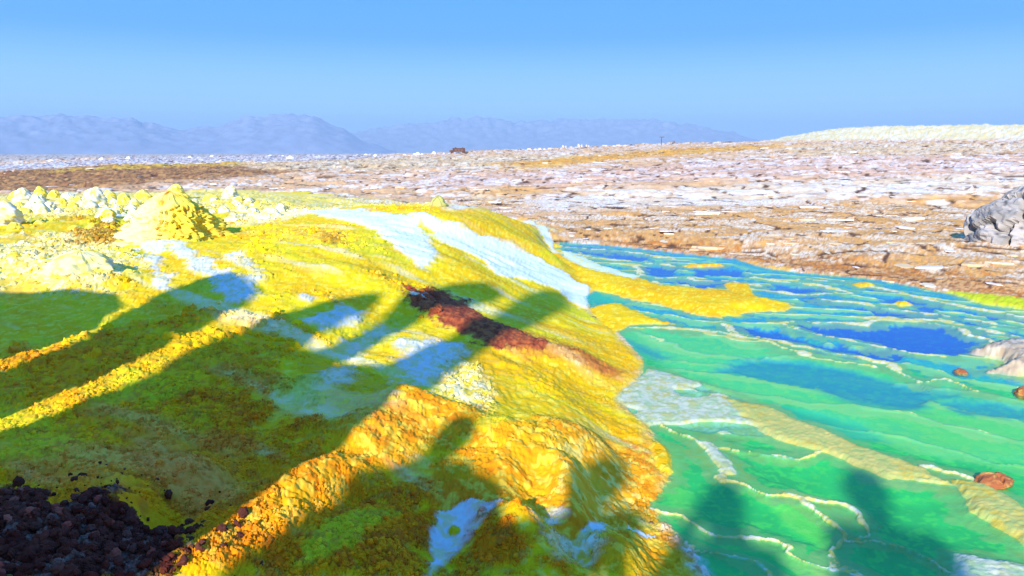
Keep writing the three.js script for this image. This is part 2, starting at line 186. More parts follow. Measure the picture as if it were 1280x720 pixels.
  rbf: [[-14.281,-20.518,0.001343],[-11.857,-20.19,0.002228],[-9.661,-20.19,0.005963],[-7.587,-20.518,0.018327],[-5.081,-19.448,0.000723],[-3.094,-20.292,-0.001332],[-6.57,-9.336,0.010812],[-5.642,-9.501,-0.008923],[-4.147,-8.553,-0.001563],[-3.367,-9.005,-0.013594],[-3.205,-12.223,-0.018596],[-2.246,-8.509,0.011059],[-1.853,-10.583,-0.045581],[-1.158,-10.583,0.069561],[-0.524,-11.991,0.041183],[0.141,-12.909,0.190739],[0.584,-13.29,-0.122798],[0.808,-12.197,-0.129638],[1.091,-13.027,0.012463],[-1.539,-7.318,0.02306],[-1.032,-7.772,0.011521],[-0.801,-9.083,0.047759],[-0.41,-9.285,-0.06507],[0.1,-9.057,0.042084],[0.611,-9.149,-0.045987],[0.844,-7.939,-0.016944],[-1.946,-6.014,-0.011653],[-1.391,-5.926,0.040293],[-0.938,-5.981,-0.029149],[-0.653,-6.495,-0.015055],[-0.278,-6.2,0.033907],[0.078,-6.97,-0.053429],[0.469,-6.97,0.06312],[0.868,-6.692,-0.056629],[-4.294,-6.014,0.002204],[-3.623,-6.014,-0.012355],[-2.927,-5.964,0.0006],[-2.6,-6.502,-0.002238],[-3.107,-4.28,0.008726],[-2.733,-4.653,-0.011314],[-2.0,-4.53,0.01138],[-1.522,-4.637,0.024408],[-1.011,-4.691,-0.060929],[-0.5,-4.896,0.035976],[-0.121,-5.351,-0.017802],[0.373,-5.478,0.053352],[0.906,-5.49,-0.01392],[-2.339,-3.154,-0.012724],[-1.929,-3.202,-0.022838],[-1.458,-3.227,-0.029969],[-1.148,-3.43,0.003427],[-0.786,-3.594,0.016311],[-0.544,-3.955,0.052736],[-0.193,-4.211,-0.084122],[0.205,-4.467,0.072443],[0.69,-4.811,-0.077607],[-1.762,-2.325,-0.045102],[-1.51,-2.362,0.076669],[-1.16,-2.511,-0.138439],[-0.922,-2.703,0.132665],[-0.676,-3.05,0.094992],[-0.424,-3.016,-0.073289],[-0.151,-3.228,-0.087481],[0.162,-3.487,0.03591],[0.454,-3.548,0.185895],[0.802,-3.937,-0.136878],[-1.291,-1.988,0.25098],[-1.022,-2.179,-0.251885],[-0.673,-2.341,-0.12223],[-0.47,-2.464,0.604229],[-0.248,-2.596,-0.994325],[0.0,-2.697,0.682264],[0.186,-2.603,-0.085728],[0.446,-2.664,0.149465],[0.75,-3.001,-0.153421],[0.773,-2.736,-0.141235],[1.787,-6.06,0.024264],[3.377,-8.391,0.023786],[3.85,-6.06,0.001985],[1.574,-3.733,0.051735],[2.183,-3.293,0.023813],[5.352,-7.568,-0.009516],[2.14,-16.266,-0.006699],[3.992,-13.962,0.02131],[5.922,-11.659,0.000833],[6.959,-9.963,0.004293],[0.0,0.0,-0.019702],[-3.0,1.0,-0.00346],[3.0,1.0,0.007975],[0.0,4.0,0.000243],[-5.0,5.0,0.002166],[5.0,5.0,-0.001361],[-8.0,-6.0,-3.5e-05],[-14.0,-12.0,-1.3e-05],[-10.0,0.0,-0.001908],[9.0,-4.0,-3.6e-05],[12.0,-9.0,-0.000597],[-14.0,8.0,-0.000146],[14.0,8.0,0.000467],[0.0,14.0,-0.000267],[-18.0,-22.0,-0.000712],[-12.0,-19.0,-0.004013],[-8.0,-20.0,-0.021888],[18.0,-22.0,-0.000174],[0.0,-26.0,0.000792],[-6.0,-26.0,-0.002141]],
  lin: [0.78932,0.002714,0.002872],
  crest: [[-0.9661,-0.639],[-0.6042,-0.762],[-0.4857,0.065],[-0.351,0.319],[-0.1705,0.812],[-0.0859,1.181],[0.0,1.75],[0.1701,3.06],[0.3211,3.731],[0.3684,4.051],[0.4582,4.131],[0.6013,4.096],[0.9695,3.466]],
  ridge: [
    [0.06,0.14,[-0.987,-2.208,-0.933,-2.543,-0.822,-2.931,-0.708,-3.301,-0.575,-3.793]],
    [0.05,0.15,[-0.575,-3.793,-0.347,-3.764,-0.083,-3.566]],
    [0.045,0.18,[0.0,-3.434,0.073,-3.097,0.033,-2.772]],
    [0.05,0.22,[0.26,-3.744,0.527,-3.784,0.739,-3.729]],
    [0.06,0.15,[0.34,-3.221,0.57,-3.229,0.659,-3.189]],
    [0.06,0.15,[0.456,-2.735,0.724,-2.887]],
    [-0.05,0.12,[-0.229,-2.382,-0.235,-2.628,-0.131,-2.771,0.0,-2.917]],
    [-0.07,0.08,[0.104,-3.193,0.132,-2.798,0.246,-2.574]],
    [-0.06,0.07,[0.41,-3.344,0.374,-2.871,0.266,-2.629]],
    [0.03,0.14,[-0.15,-2.51,0.0,-2.619,0.15,-2.504]],
    [-0.06,0.06,[0.593,-3.934,0.646,-3.698,0.719,-3.404]],
    [0.05,0.12,[-1.432,-2.321,-1.541,-2.68,-1.372,-2.79]],
    [-0.06,0.06,[-1.956,-2.693,-1.856,-2.758]],
    [-0.06,0.07,[-1.257,-2.408,-1.22,-2.551]],
    [-0.05,0.08,[-1.025,-2.824,-0.759,-3.105]],
    [-0.05,0.06,[-0.745,-2.629,-0.649,-2.755]],
    [0.02,0.2,[-1.81,-2.394,-1.608,-2.342,-1.421,-2.401,-1.121,-2.289]],
    [0.12,0.5,[-0.922,-10.528,-0.244,-11.1,0.36,-10.889]],
    [0.05,0.3,[-0.724,-8.18,-0.35,-7.871]],
    [0.06,0.2,[-0.848,-6.321,-0.402,-5.962,0.0,-5.646,0.506,-5.581,0.909,-5.509]],
    [0.06,0.25,[-1.619,-6.955,-1.181,-6.632]],
    [0.1,0.3,[-5.166,-7.531,-4.364,-7.028,-3.732,-6.453]],
    [0.06,0.2,[-4.722,-9.437,-3.926,-8.483]],
    [-0.05,0.2,[-1.671,-4.773,-1.192,-4.786,-0.961,-5.707]]
  ],
  knob: [["white",-7.87,-11.365,0.229,0.457],["white",-12.173,-18.324,0.241,0.483],["yellow",-13.165,-19.512,0.181,0.31],["white",-8.915,-13.9,0.154,0.327],["white",-9.731,-15.427,0.14,0.241],["yellow",-12.963,-20.268,0.185,0.581],["white",-11.066,-17.15,0.202,0.359],["yellow",-12.069,-19.39,0.163,0.301],["white",-11.025,-18.24,0.187,0.328],["yellow",-10.759,-18.226,0.139,0.232],["white",-9.378,-16.476,0.292,0.5],["white",-11.657,-20.617,0.156,0.312],["white",-8.498,-14.742,0.187,0.225],["yellow",-9.964,-18.225,0.182,0.342],["white",-7.618,-14.12,0.088,0.318],["yellow",-8.66,-16.409,0.163,0.326],["yellow",-9.165,-18.294,0.225,0.404],["white",-7.839,-16.301,0.139,0.517],["yellow",-8.94,-19.56,0.236,0.472],["yellow",-8.176,-18.401,0.155,0.31],["white",-7.574,-19.774,0.232,0.511],["white",-6.27,-16.721,0.137,0.275],["yellow",-7.879,-19.146,0.182,0.205],["white",-10.135,-15.478,0.163,0.244],["yellow",-10.133,-16.536,0.128,0.213],["white",-10.762,-15.554,0.187,0.249],["yellow",-7.755,-15.119,0.131,0.187],["yellow",-9.181,-15.353,0.138,0.197],["white",-8.486,-15.248,0.115,0.192],["yellow",-6.588,-18.331,0.214,0.214],["white",-8.544,-13.841,0.089,0.143],["yellow",-10.429,-15.514,0.144,0.205],["white",-7.29,-16.89,0.101,0.202]],
  cone: [[-4.341,-9.354],[-3.908,-6.561],[-1.214,-12.101]],
  rocks: [[2.589,-3.668],[3.612,-5.66],[3.754,-5.096]],
  boulder: [8.521,-12.447],
  slabs: [[4.873,-12.265,28],[5.322,-12.213,18],[5.212,-10.945,16],[5.103,-9.769,26],[5.412,-10.052,14],[5.411,-9.35,32],[6.193,-10.552,50],[5.862,-10.808,40],[6.632,-10.416,40],[7.126,-10.558,34],[7.155,-11.842,24],[6.435,-14.372,30],[7.278,-15.822,20],[7.731,-13.401,30],[7.11,-12.666,40],[6.826,-12.926,36],[5.807,-13.196,30],[6.156,-9.189,22],[7.8,-11.307,26],[4.983,-13.119,20]],
};
// ---------- helpers ----------
let seed = 7;
const rnd = () => { seed = (seed * 1664525 + 1013904223) >>> 0; return seed / 4294967296; };
const rr = (a, b) => a + (b - a) * rnd();
const clamp = (x, a = 0, b = 1) => x < a ? a : x > b ? b : x;
const sm = (a, b, x) => { const t = clamp((x - a) / (b - a)); return t * t * (3 - 2 * t); };
const mix = (a, b, t) => a + (b - a) * t;
const perm = new Uint8Array(512); { const p = [...Array(256).keys()]; for (let i = 255; i > 0; i--) { const j = Math.floor(rnd() * (i + 1)); [p[i], p[j]] = [p[j], p[i]]; } for (let i = 0; i < 512; i++) perm[i] = p[i & 255]; }
const gx = new Float32Array(256), gy = new Float32Array(256); for (let i = 0; i < 256; i++) { const a = i / 256 * 6.28318; gx[i] = Math.cos(a); gy[i] = Math.sin(a); }
function noise(x, y) { // gradient noise, about -1..1
  const X = Math.floor(x), Y = Math.floor(y), fx = x - X, fy = y - Y, a = perm[X & 255], b = perm[(X + 1) & 255], Yi = Y & 255, Yj = (Y + 1) & 255;
  const u = fx * fx * fx * (fx * (fx * 6 - 15) + 10), v = fy * fy * fy * (fy * (fy * 6 - 15) + 10);
  const g0 = perm[a + Yi], g1 = perm[b + Yi], g2 = perm[a + Yj], g3 = perm[b + Yj];
  const p = gx[g0] * fx + gy[g0] * fy, q = gx[g1] * (fx - 1) + gy[g1] * fy, r = gx[g2] * fx + gy[g2] * (fy - 1), s = gx[g3] * (fx - 1) + gy[g3] * (fy - 1);
  return 1.45 * (p + (q - p) * u + ((r + (s - r) * u) - (p + (q - p) * u)) * v);
}
function fbm(x, y, n = 4) { let a = .5, s = 0; for (let i = 0; i < n; i++) { s += a * noise(x, y); x = x * 2.03 + 17.1; y = y * 2.03 - 9.7; a *= .5; } return s; }
let cellId = 0, cellF2 = 0;
function worley(x, y) { // distance to the nearest of one jittered point per cell; the second nearest in cellF2
  const X = Math.floor(x), Y = Math.floor(y); let f1 = 9, f2 = 9;
  for (let j = -1; j <= 1; j++) for (let i = -1; i <= 1; i++) {
    const h = perm[perm[(X + i) & 255] + ((Y + j) & 255)], h2 = perm[(h + 91) & 255];
    const dx = X + i + .12 + .76 * h / 255 - x, dy = Y + j + .12 + .76 * h2 / 255 - y, d = dx * dx + dy * dy;
    if (d < f1) { f2 = f1; f1 = d; cellId = h; } else if (d < f2) f2 = d;
  }
  cellF2 = Math.sqrt(f2); return Math.sqrt(f1);
}
function outline(a) { // polygon with its bounds
  const n = a.length / 2; let x0 = 1e9, x1 = -1e9, z0 = 1e9, z1 = -1e9;
  for (let i = 0; i < n; i++) { x0 = Math.min(x0, a[2 * i]); x1 = Math.max(x1, a[2 * i]); z0 = Math.min(z0, a[2 * i + 1]); z1 = Math.max(z1, a[2 * i + 1]); }
  return { a, n, x0, x1, z0, z1 };
}
function inside(p, x, z) { // signed distance, positive inside
  const a = p.a; let d = 1e9, s = false;
  for (let i = 0, j = p.n - 1; i < p.n; j = i++) {
    const ax = a[2 * i], az = a[2 * i + 1], ex = a[2 * j] - ax, ez = a[2 * j + 1] - az, wx = x - ax, wz = z - az;
    const t = clamp((wx * ex + wz * ez) / (ex * ex + ez * ez + 1e-12)), bx = wx - ex * t, bz = wz - ez * t; d = Math.min(d, bx * bx + bz * bz);
    if ((az > z) !== (az + ez > z) && x < ex * (z - az) / ez + ax) s = !s;
  }
  return s ? Math.sqrt(d) : -Math.sqrt(d);
}
let along = 0, side = 0;
function lineDist(p, x, z) {
  const a = p.a; let d = 1e9;
  for (let i = 0; i < p.n - 1; i++) {
    const ax = a[2 * i], az = a[2 * i + 1], ex = a[2 * i + 2] - ax, ez = a[2 * i + 3] - az, wx = x - ax, wz = z - az;
    const t = clamp((wx * ex + wz * ez) / (ex * ex + ez * ez + 1e-12)), bx = wx - ex * t, bz = wz - ez * t, q = bx * bx + bz * bz; if (q < d) { d = q; along = i + t; side = ex * wz - ez * wx; }
  }
  return Math.sqrt(d);
}
const near = (p, x, z, m) => x > p.x0 - m && x < p.x1 + m && z > p.z0 - m && z < p.z1 + m;
const MOUND = outline(D.mound), WATER = outline(D.water);
const PATCH = D.patch.map(([kind, soft, warp, op, a]) => ({ kind, soft, warp, op, p: outline(a) }));
const LAND = D.land.map(([kind, h, w, warp, a]) => ({ kind, h, w, warp, p: outline(a) }));
const RIM = D.rim.map(([h, w, a]) => ({ h, w, p: outline(a) }));
const RIDGE = D.ridge.map(([h, w, a]) => ({ h, w, p: outline(a) }));
const BRINE = D.brine.map(([kind, soft, warp, op, a]) => ({ kind, soft, warp, op, p: outline(a) }));

// ---------- minerals: two colours that alternate in patches, a speckle colour and its share, then lump height (m), lump size, grain height ----------
const K = {
  yellow:  [[.86, .56, .004], [.88, .66, .006], [.88, .72, .07], .08, .0045, .15, .0016],
  gold:    [[.87, .44, .005], [.88, .56, .006], [.88, .68, .06], .08, .004, .12, .0014],
  orange:  [[.86, .26, .006], [.90, .42, .008], [.90, .58, .05], .12, .012, .05, .006],
  amber:   [[.90, .38, .010], [.90, .50, .03], [.90, .68, .16], .16, .012, .09, .005],
  ochre:   [[.86, .30, .004], [.88, .44, .005], [.70, .20, .006], .18, .020, .055, .006],
  umber:   [[.80, .20, .004], [.84, .29, .005], [.58, .13, .006], .20, .024, .05, .007],
  olive:   [[.74, .54, .008], [.80, .64, .01], [.60, .38, .012], .16, .014, .06, .004],
  lime:    [[.58, .66, .02], [.70, .72, .02], [.60, .50, .03], .13, .012, .06, .004],
  rust2:   [[.62, .20, .04], [.74, .34, .03], [.50, .13, .03], .2, .010, .07, .004],
  rust:    [[.38, .075, .03], [.48, .13, .04], [.26, .05, .025], .24, .014, .06, .006],
  brown_m: [[.42, .20, .02], [.60, .36, .02], [.26, .10, .02], .3, .02, .08, .006],
  clump:   [[.48, .26, .02], [.74, .50, .02], [.34, .16, .02], .35, .035, .10, .006],
  salt:    [[.64, .70, .71], [.74, .77, .76], [.70, .66, .36], .22, .007, .05, .003],
  wash:    [[.68, .80, .86], [.82, .87, .88], [.74, .78, .60], .10, .005, .09, .002],
  pale:    [[.82, .76, .34], [.84, .82, .62], [.76, .56, .05], .26, .018, .07, .007],
  cream:   [[.84, .80, .58], [.86, .84, .70], [.80, .68, .2], .15, .012, .06, .004],
  dark:    [[.10, .022, .014], [.14, .040, .026], [.24, .13, .10], .07, .022, .06, .010],
  flat:    [[.34, .50, .28], [.54, .46, .14], [.54, .58, .42], .30, .004, .05, .002],
  tanflat: [[.56, .42, .06], [.60, .52, .15], [.44, .48, .14], .28, .004, .04, .003],
  gravel:  [[.52, .40, .26], [.60, .52, .40], [.40, .30, .20], .3, .015, .07, .008],
  cyan:    [[.60, .76, .66], [.70, .80, .62], [.74, .70, .25], .15, .002, .08, .001],
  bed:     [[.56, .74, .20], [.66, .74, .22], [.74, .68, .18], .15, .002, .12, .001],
  floor_base: [[.015, .48, .08], [.025, .58, .10], [.10, .64, .08], .12, .002, .12, .001],  // floor_ kinds hold the depth colour of the brine, painted on the bed
  floor_cyan: [[.015, .30, .62], [.02, .38, .60], [.06, .46, .50], .12, .002, .12, .001],
  floor_blue: [[.004, .10, .66], [.006, .12, .66], [.010, .17, .62], .08, .002, .12, .001],
  floor_blue2:[[.008, .28, .46], [.010, .32, .42], [.02, .38, .38], .10, .002, .12, .001],
  floor_teal: [[.012, .48, .38], [.02, .50, .32], [.05, .52, .28], .10, .002, .12, .001],
  floor_jade: [[.14, .62, .20], [.22, .66, .18], [.32, .68, .16], .12, .002, .12, .001],
  floor_limewater: [[.26, .70, .06], [.34, .72, .07], [.42, .70, .10], .12, .002, .12, .001],
  crestline:[[.54, .70, .36], [.64, .70, .28], [.70, .66, .22], .2, .002, .05, .001],
  rimstone:[[.66, .62, .28], [.68, .56, .12], [.74, .72, .52], .26, .004, .03, .002],
  plain:   [[.76, .46, .22], [.82, .71, .61], [.64, .38, .20], .18, .012, .5, .01],
  brown:   [[.42, .20, .075], [.56, .30, .11], [.26, .12, .06], .22, .02, .4, .015],
  ochre_p: [[.70, .40, .04], [.74, .52, .10], [.50, .28, .05], .15, .015, .5, .01],
  grey_p:  [[.66, .62, .62], [.78, .74, .72], [.36, .30, .30], .28, .05, .7, .02],
  tan_p:   [[.78, .56, .30], [.80, .66, .46], [.56, .36, .2], .16, .015, .6, .01],
  orange_p:[[.80, .36, .04], [.82, .48, .10], [.60, .30, .08], .16, .01, .4, .01],
  pink_p:  [[.76, .49, .34], [.83, .71, .65], [.60, .36, .24], .20, .012, .5, .01],
  white_p: [[.82, .64, .44], [.86, .80, .73], [.72, .52, .34], .14, .012, .5, .01],
  sand_p:  [[.78, .38, .09], [.84, .68, .48], [.56, .30, .13], .18, .014, .4, .008],
  rust_p:  [[.60, .19, .03], [.72, .36, .10], [.36, .14, .05], .2, .012, .3, .006],
  hill:    [[.70, .62, .38], [.76, .71, .58], [.70, .56, .26], .2, .03, 2, .03],
};
// ---------- the lie of the land ----------
function crest(az) {
  const c = D.crest; let i = 0; while (i < c.length - 2 && az > c[i + 1][0]) i++;
  return mix(c[i][1], c[i + 1][1], clamp((az - c[i][0]) / (c[i + 1][0] - c[i][0]))) * clamp((2.2 - Math.abs(az)) / 1);
}
function plainH(x, z, r) {
  const c = crest(Math.atan2(x, -z));
  return r <= 180 ? .05 + (c - .05) * Math.pow(Math.max(0, (r - 14) / 166), 1.25) : Math.max(c - (r - 180) * .06, -25);
}
function baseH(x, z) {
  const r = Math.hypot(x, z), k = sm(23, 32, r);
  if (k >= 1) return plainH(x, z, r);
  let s = D.lin[0] + D.lin[1] * x + D.lin[2] * z;
  for (const [px, pz, w] of D.rbf) { const q = (x - px) ** 2 + (z - pz) ** 2; if (q > 1e-12) s += w * .5 * q * Math.log(q); }
  if (r > 13 && s > .06) s = mix(s, .06, sm(13, 19, r) * sm(-.42, -.10, Math.atan2(x, -z))); // the back of the mound sinks into the plain
  return k <= 0 ? s : mix(s, plainH(x, z, r), k);
}
const hillMask = (x, z, r) => { if (r < 150 || r > 260) return 0; const az = Math.atan2(x, -z); return sm(.30, .44, az) * (1 - sm(.9, 1.1, az)) * sm(152, 182, r) * (1 - sm(210, 250, r)); };

const S = { h: 0, r: 0, g: 0, b: 0, cls: 0, wet: 0 };   // result of survey()
function tint(kind, nA, nB, nC, o) {
  const k = K[kind], t = sm(-.35, .4, nA * .75 + nB * .5), s = sm(.62 - k[3], .82 - k[3] * .4, nC * .6 + .5);
  for (let c = 0; c < 3; c++) o[c] = mix(mix(k[0][c], k[1][c], t), k[2][c], s);
  o[3] = k[4]; o[4] = k[5]; o[5] = k[6];
}
const DEPTH = { cyan: .020, blue: .036, blue2: .034, teal: .031, jade: .014, limewater: .010 };
const CRACK = [.13, .065, .04];
const cur = new Float32Array(6), tmp = new Float32Array(6);
function lay(w) { for (let c = 0; c < 6; c++) cur[c] += (tmp[c] - cur[c]) * w; }
function survey(x, z) {
  const r = Math.hypot(x, z);
  let h = baseH(x, z);
  // noises that grow with nothing but place; wide ones for the plain
  const far = r > 26;
  const w1 = far ? 0 : fbm(x * 3.1 + 5, z * 3.1, 3), w2 = fbm(x * .45 + 31, z * .45 - 7, 4);
  const edge = far ? w2 * 1.2 : w1 * .9 + noise(x * 14, z * 14) * .3 + noise(x * 37 + 5, z * 37) * .16;
  const nA = far ? fbm(x * .16, z * .3, 4) * 1.6 : fbm(x * 1.3 + 3, z * 1.3, 4) * 1.3, nB = far ? fbm(x * .7, z * 1.2, 3) * 1.5 : fbm(x * 9, z * 9, 3) * 1.4;
  const nC = far ? noise(x * 1.7, z * 2.6) + .6 * noise(x * 5, z * 7) : noise(x * 34, z * 34) * .7 + noise(x * 13 + 9, z * 13) * .8;
  const mw = (r < 34 ? inside(MOUND, x, z) : -99) + edge * .12 + sm(11, 16, r) * 1.6 * w2, ww = (r < 20 ? inside(WATER, x, z) : -99) + edge * .05;
  const onMound = sm(-.1, .1, mw), pn = r > 9 ? 1 : 0;
  const fu = x * .8 + z * .6, fv = -x * .6 + z * .8, flow = r < 18 ? noise(fu * .9, fv * 5) + .6 * noise(fu * 2.2 + 8, fv * 13) : 0;
  // minerals
  let plate = 0, plateUp = 0, nP = nA;
  if (onMound < 1 && ww < .1) { // the plain is a crust broken into sheets
    const s = r < 24 ? .85 : r < 55 ? 1.9 : 4.5, qx = x / s + .45 * noise(x * 1.1 / s, z * 1.1 / s), qz = z / s * .85 + .45 * noise(z * 1.1 / s + 7, x * 1.1 / s), f = worley(qx, qz), id = cellId, g = cellF2 - f;
    const id2 = perm[id + 37] / 255; plate = sm(.03, .12, g + .05 * nB); plateUp = plate * s * (.02 + .085 * id2 * id2) * sm(-.3, .3, w2 + .1);
    nP = nA * .8 + .12 + (id / 255 - .5) * 1.3 + (plate - 1) * .8;
    if (r < 24) { const f2 = worley(qx * 2.7 + 5, qz * 3.1), g2 = sm(.02, .14, cellF2 - f2); plateUp += .012 * g2 * perm[cellId + 11] / 255 * plate; nP += (perm[cellId + 60] / 255 - .5) * .5 + (g2 - 1) * .3; }
  }
  tint('plain', nP, nB, nC, tmp); cur.set(tmp);
  if (onMound > 0) { tint('yellow', nA * .6 + flow * .6, nB, nC, tmp); lay(onMound);
    if (r < 22) { // veins of lime, pale and golden mineral drawn out down the slope
      const va = fbm(fu * .55 + 3, fv * 1.9, 4), vb = fbm(fu * .5 - 20, fv * 2.4 + 8, 4), vc = fbm(fu * .6 + 40, fv * 1.6, 4);
      tint('lime', nA, nB, nC, tmp); lay(onMound * .65 * sm(.03, .30, va)); tint('ochre', nA, nB, nC, tmp); lay(onMound * .45 * sm(.04, .3, -va - .1 * vb)); tint('cream', nA, nB, nC, tmp); lay(onMound * .5 * sm(.14, .36, vb)); tint('gold', nA, nB, nC, tmp); lay(onMound * .75 * sm(.06, .36, vc));
    } }
  const hm = hillMask(x, z, r); if (hm > .02) { tint('hill', nA, nB, nC, tmp); lay(sm(.02, .2, hm)); }
  let lift = 0;
  for (const q of PATCH) {
    const m = q.soft + q.warp * 2.2; if (!near(q.p, x, z, m)) continue;
    const sf = far ? q.soft : q.soft * .6, w = sm(-sf, sf, inside(q.p, x, z) + edge * q.warp * 2) * q.op; if (w <= 0) continue;
    if (q.kind === 'wash') lift += w; else if (q.kind === 'salt') lift += w * .45;
    tint(q.kind, q.kind.endsWith('_p') ? nP : q.kind.length < 9 && onMound > .5 && r < 16 ? nA * .7 + flow * .5 : nA, nB, nC, tmp); lay(w);
  }
  if (onMound < .5 && plate < 1 && ww < -.05 && hm < .01) { const k = (1 - plate) * .95 * sm(-.25, .2, noise(x * .9, z * 1.3) + .25 * nB); tmp.set(CRACK); tmp[3] = cur[3]; tmp[4] = cur[4]; tmp[5] = cur[5]; lay(k * 1.2 > 1 ? 1 : k * 1.2); }
  let wet = 0, cls = onMound > .5 ? 0 : hm > .15 ? 3 : 1;
  // ridges and gullies of the mound
  if (r < 16) for (const q of RIDGE) { const m = q.w * 2; if (!near(q.p, x, z, m)) continue; const d = lineDist(q.p, x, z) + edge * q.w * .35; if (d < m) { const t = 1 - sm(0, m, d); h += q.h * t; } }
  // pool: bed, low land and rims
  if (ww > -.5 && r < 20) {
    const bank = Math.max(h, .02 + .012 * edge);
    let deepTint = 0, deep = .026; // depth of the brine here
    if (ww > -.1) { const e = fbm(x * 2.2, z * 2.2, 3) * .9 + .3 * noise(x * 8, z * 8); for (const q of BRINE) { const s = q.soft, mg = s + q.warp * 1.5; if (!near(q.p, x, z, mg)) continue; const w = sm(-s, s, inside(q.p, x, z) + e * q.warp * 1.5) * q.op; deep += (DEPTH[q.kind] - deep) * w; } }
    const bed = -.006 - deep * sm(0, .3, ww) + Math.min(.003, deep * .2) * w1;
    const k = sm(-.10, .04, ww); h = mix(mix(bank, .018, sm(-.5, -.05, ww)), bed, k); wet = sm(.0, .06, ww);
    if (wet > 0) { // colour of the brine at each depth, painted on the floor
      const e = fbm(x * 2.2, z * 2.2, 3) * .9 + .3 * noise(x * 8, z * 8) + .2 * noise(x * 23, z * 23);
      tint('floor_base', nA, nB, nC, tmp); lay(wet);
      for (const q of BRINE) { const s = q.soft * .8, mg = s + q.warp * 1.9; if (!near(q.p, x, z, mg)) continue; const w = sm(-s, s, inside(q.p, x, z) + e * q.warp * 1.5) * q.op; if (w > 0) { tint('floor_' + q.kind, nA, nB, nC, tmp); lay(w * wet); if (q.kind === 'blue' || q.kind === 'blue2' || q.kind === 'teal') deepTint = Math.max(deepTint, w); } }
      cls = wet > .5 ? 2 : cls;
    }
    // rimstone: small dams along the contours of the slow flow
    if (ww > 0) {
      const farP = sm(4.3, 5.4, r) * sm(.1, .35, ww), lip = sm(6, 7.5, r);
      const fld = (-z * .60 + x * .34) * 3.0 + 1.9 * fbm(x * .30, z * .46 + 4, 3) + .30 * Math.abs(noise(x * 1.5, z * 1.7)) + .16 * Math.abs(noise(x * 4.1, z * 4.3)), fr = fld - Math.floor(fld);
      if (farP > 0) {
        const hw = Math.max(.03, (.007 + .006 * lip) * r * (1 + .8 * w1)), t = Math.min(fr, 1 - fr), keep = sm(-.25, .1, fbm(x * .7 + 9, z * .9, 2) + .2), crest = (1 - sm(hw * .4, hw * 1.5, t)) * farP * keep * (1 - sm(.024, .034, deep));
        const shelf = sm(.12, .80, fr) * farP * (1 - sm(.024, .034, deep)), floor = mix(h, -.006, shelf * .85); if (floor > h) { h = floor; } const plaque = sm(.62, .69, fr + .14 * nB + .22 * w1) * (1 - deepTint) * farP; tint('bed', nA, nB, nC, tmp); lay(.75 * plaque); // pale crust against each dam, doubling as painted shallow-water paleness
        if (crest > 0) { const top = mix(-.004, .0045, Math.max(lip, .35 + w1)) + .0015 * nB; if (mix(h, top, crest) > h) h = mix(h, top, crest); tint('crestline', nA, nB, nC, tmp); lay(crest); }
      }
      for (const q of RIM) {
        if (!near(q.p, x, z, .1 + .05 * r)) continue;
        const d = lineDist(q.p, x + .06 * noise(z * 4, x * 4 + 3) + .022 * noise(x * 13, z * 13) + .010 * noise(x * 34, z * 34), z + .06 * noise(x * 4, z * 4) + .022 * noise(z * 12, x * 12) + .010 * noise(z * 33, x * 33)), below = side > 0, wd = Math.max(q.w * .5, (r > 6.5 ? .0045 : .0027) * r) * Math.max(.35, 1 + 2.4 * w1 + .6 * nB);
        const t = 1 - sm(wd * .5, wd * 1.4, d), reach = below ? .05 + .03 * r : .09 + .014 * r, sh = 1 - clamp((d - wd * .6) / (reach * (1 + .6 * w1)));
        if (sh > 0) { h = Math.max(h, mix(h, -.003, below ? sh * sh * .97 : sh * (2 - sh) * .97)); tint('tanflat', nA, nB, nC, tmp); lay(.6 * sm(.50, .56, sh + .25 * nB + .3 * w1)); }
        if (t > 0) { h = Math.max(h, mix(h, mix(-.004, .0015 + q.h * (.24 + .12 * nB), sm(-.32, .02, noise(x * 2.3 + 4, z * 2.3) + .12)), t)); tint('rimstone', nA, nB, nC, tmp); lay(t * (.6 + .4 * sm(-.3, .2, w1))); wet *= 1 - t; }
      }
    }
    for (const q of LAND) {
      if (!near(q.p, x, z, q.w + q.warp * 2 + .3)) continue;
      const s = inside(q.p, x, z) + edge * q.warp * 1.6, w = sm(-.04, .03, s); if (s > -.3 && s < .03 && h < 0) { const ap = clamp(1 + s / .3); h = Math.max(h, mix(h, -.004, ap * ap * .97)); tint('tanflat', nA, nB, nC, tmp); lay(.6 * sm(.62, .68, ap + .2 * nB + .25 * w1)); }
      if (w <= 0) continue;
      const top = mix(-.01, .006 + q.h * sm(0, q.w, s), w) + (q.h < .025 ? nB * .002 + w1 * .004 : nB * .006 + w1 * .012) * w; if (top > h) h = top;
      if (q.kind === 'flat') { const dip = sm(.12, .45, fbm(x * 1.5 + 2, z * 2.6, 3) * 1.4) * w; h -= .034 * dip; if (h < 0) { wet = Math.max(wet, dip); } }
      tint(q.kind, nA, nB, nC, tmp); lay(w); wet *= 1 - w;
    }
  }
  // relief of the crust
  const dry = 1 - wet;
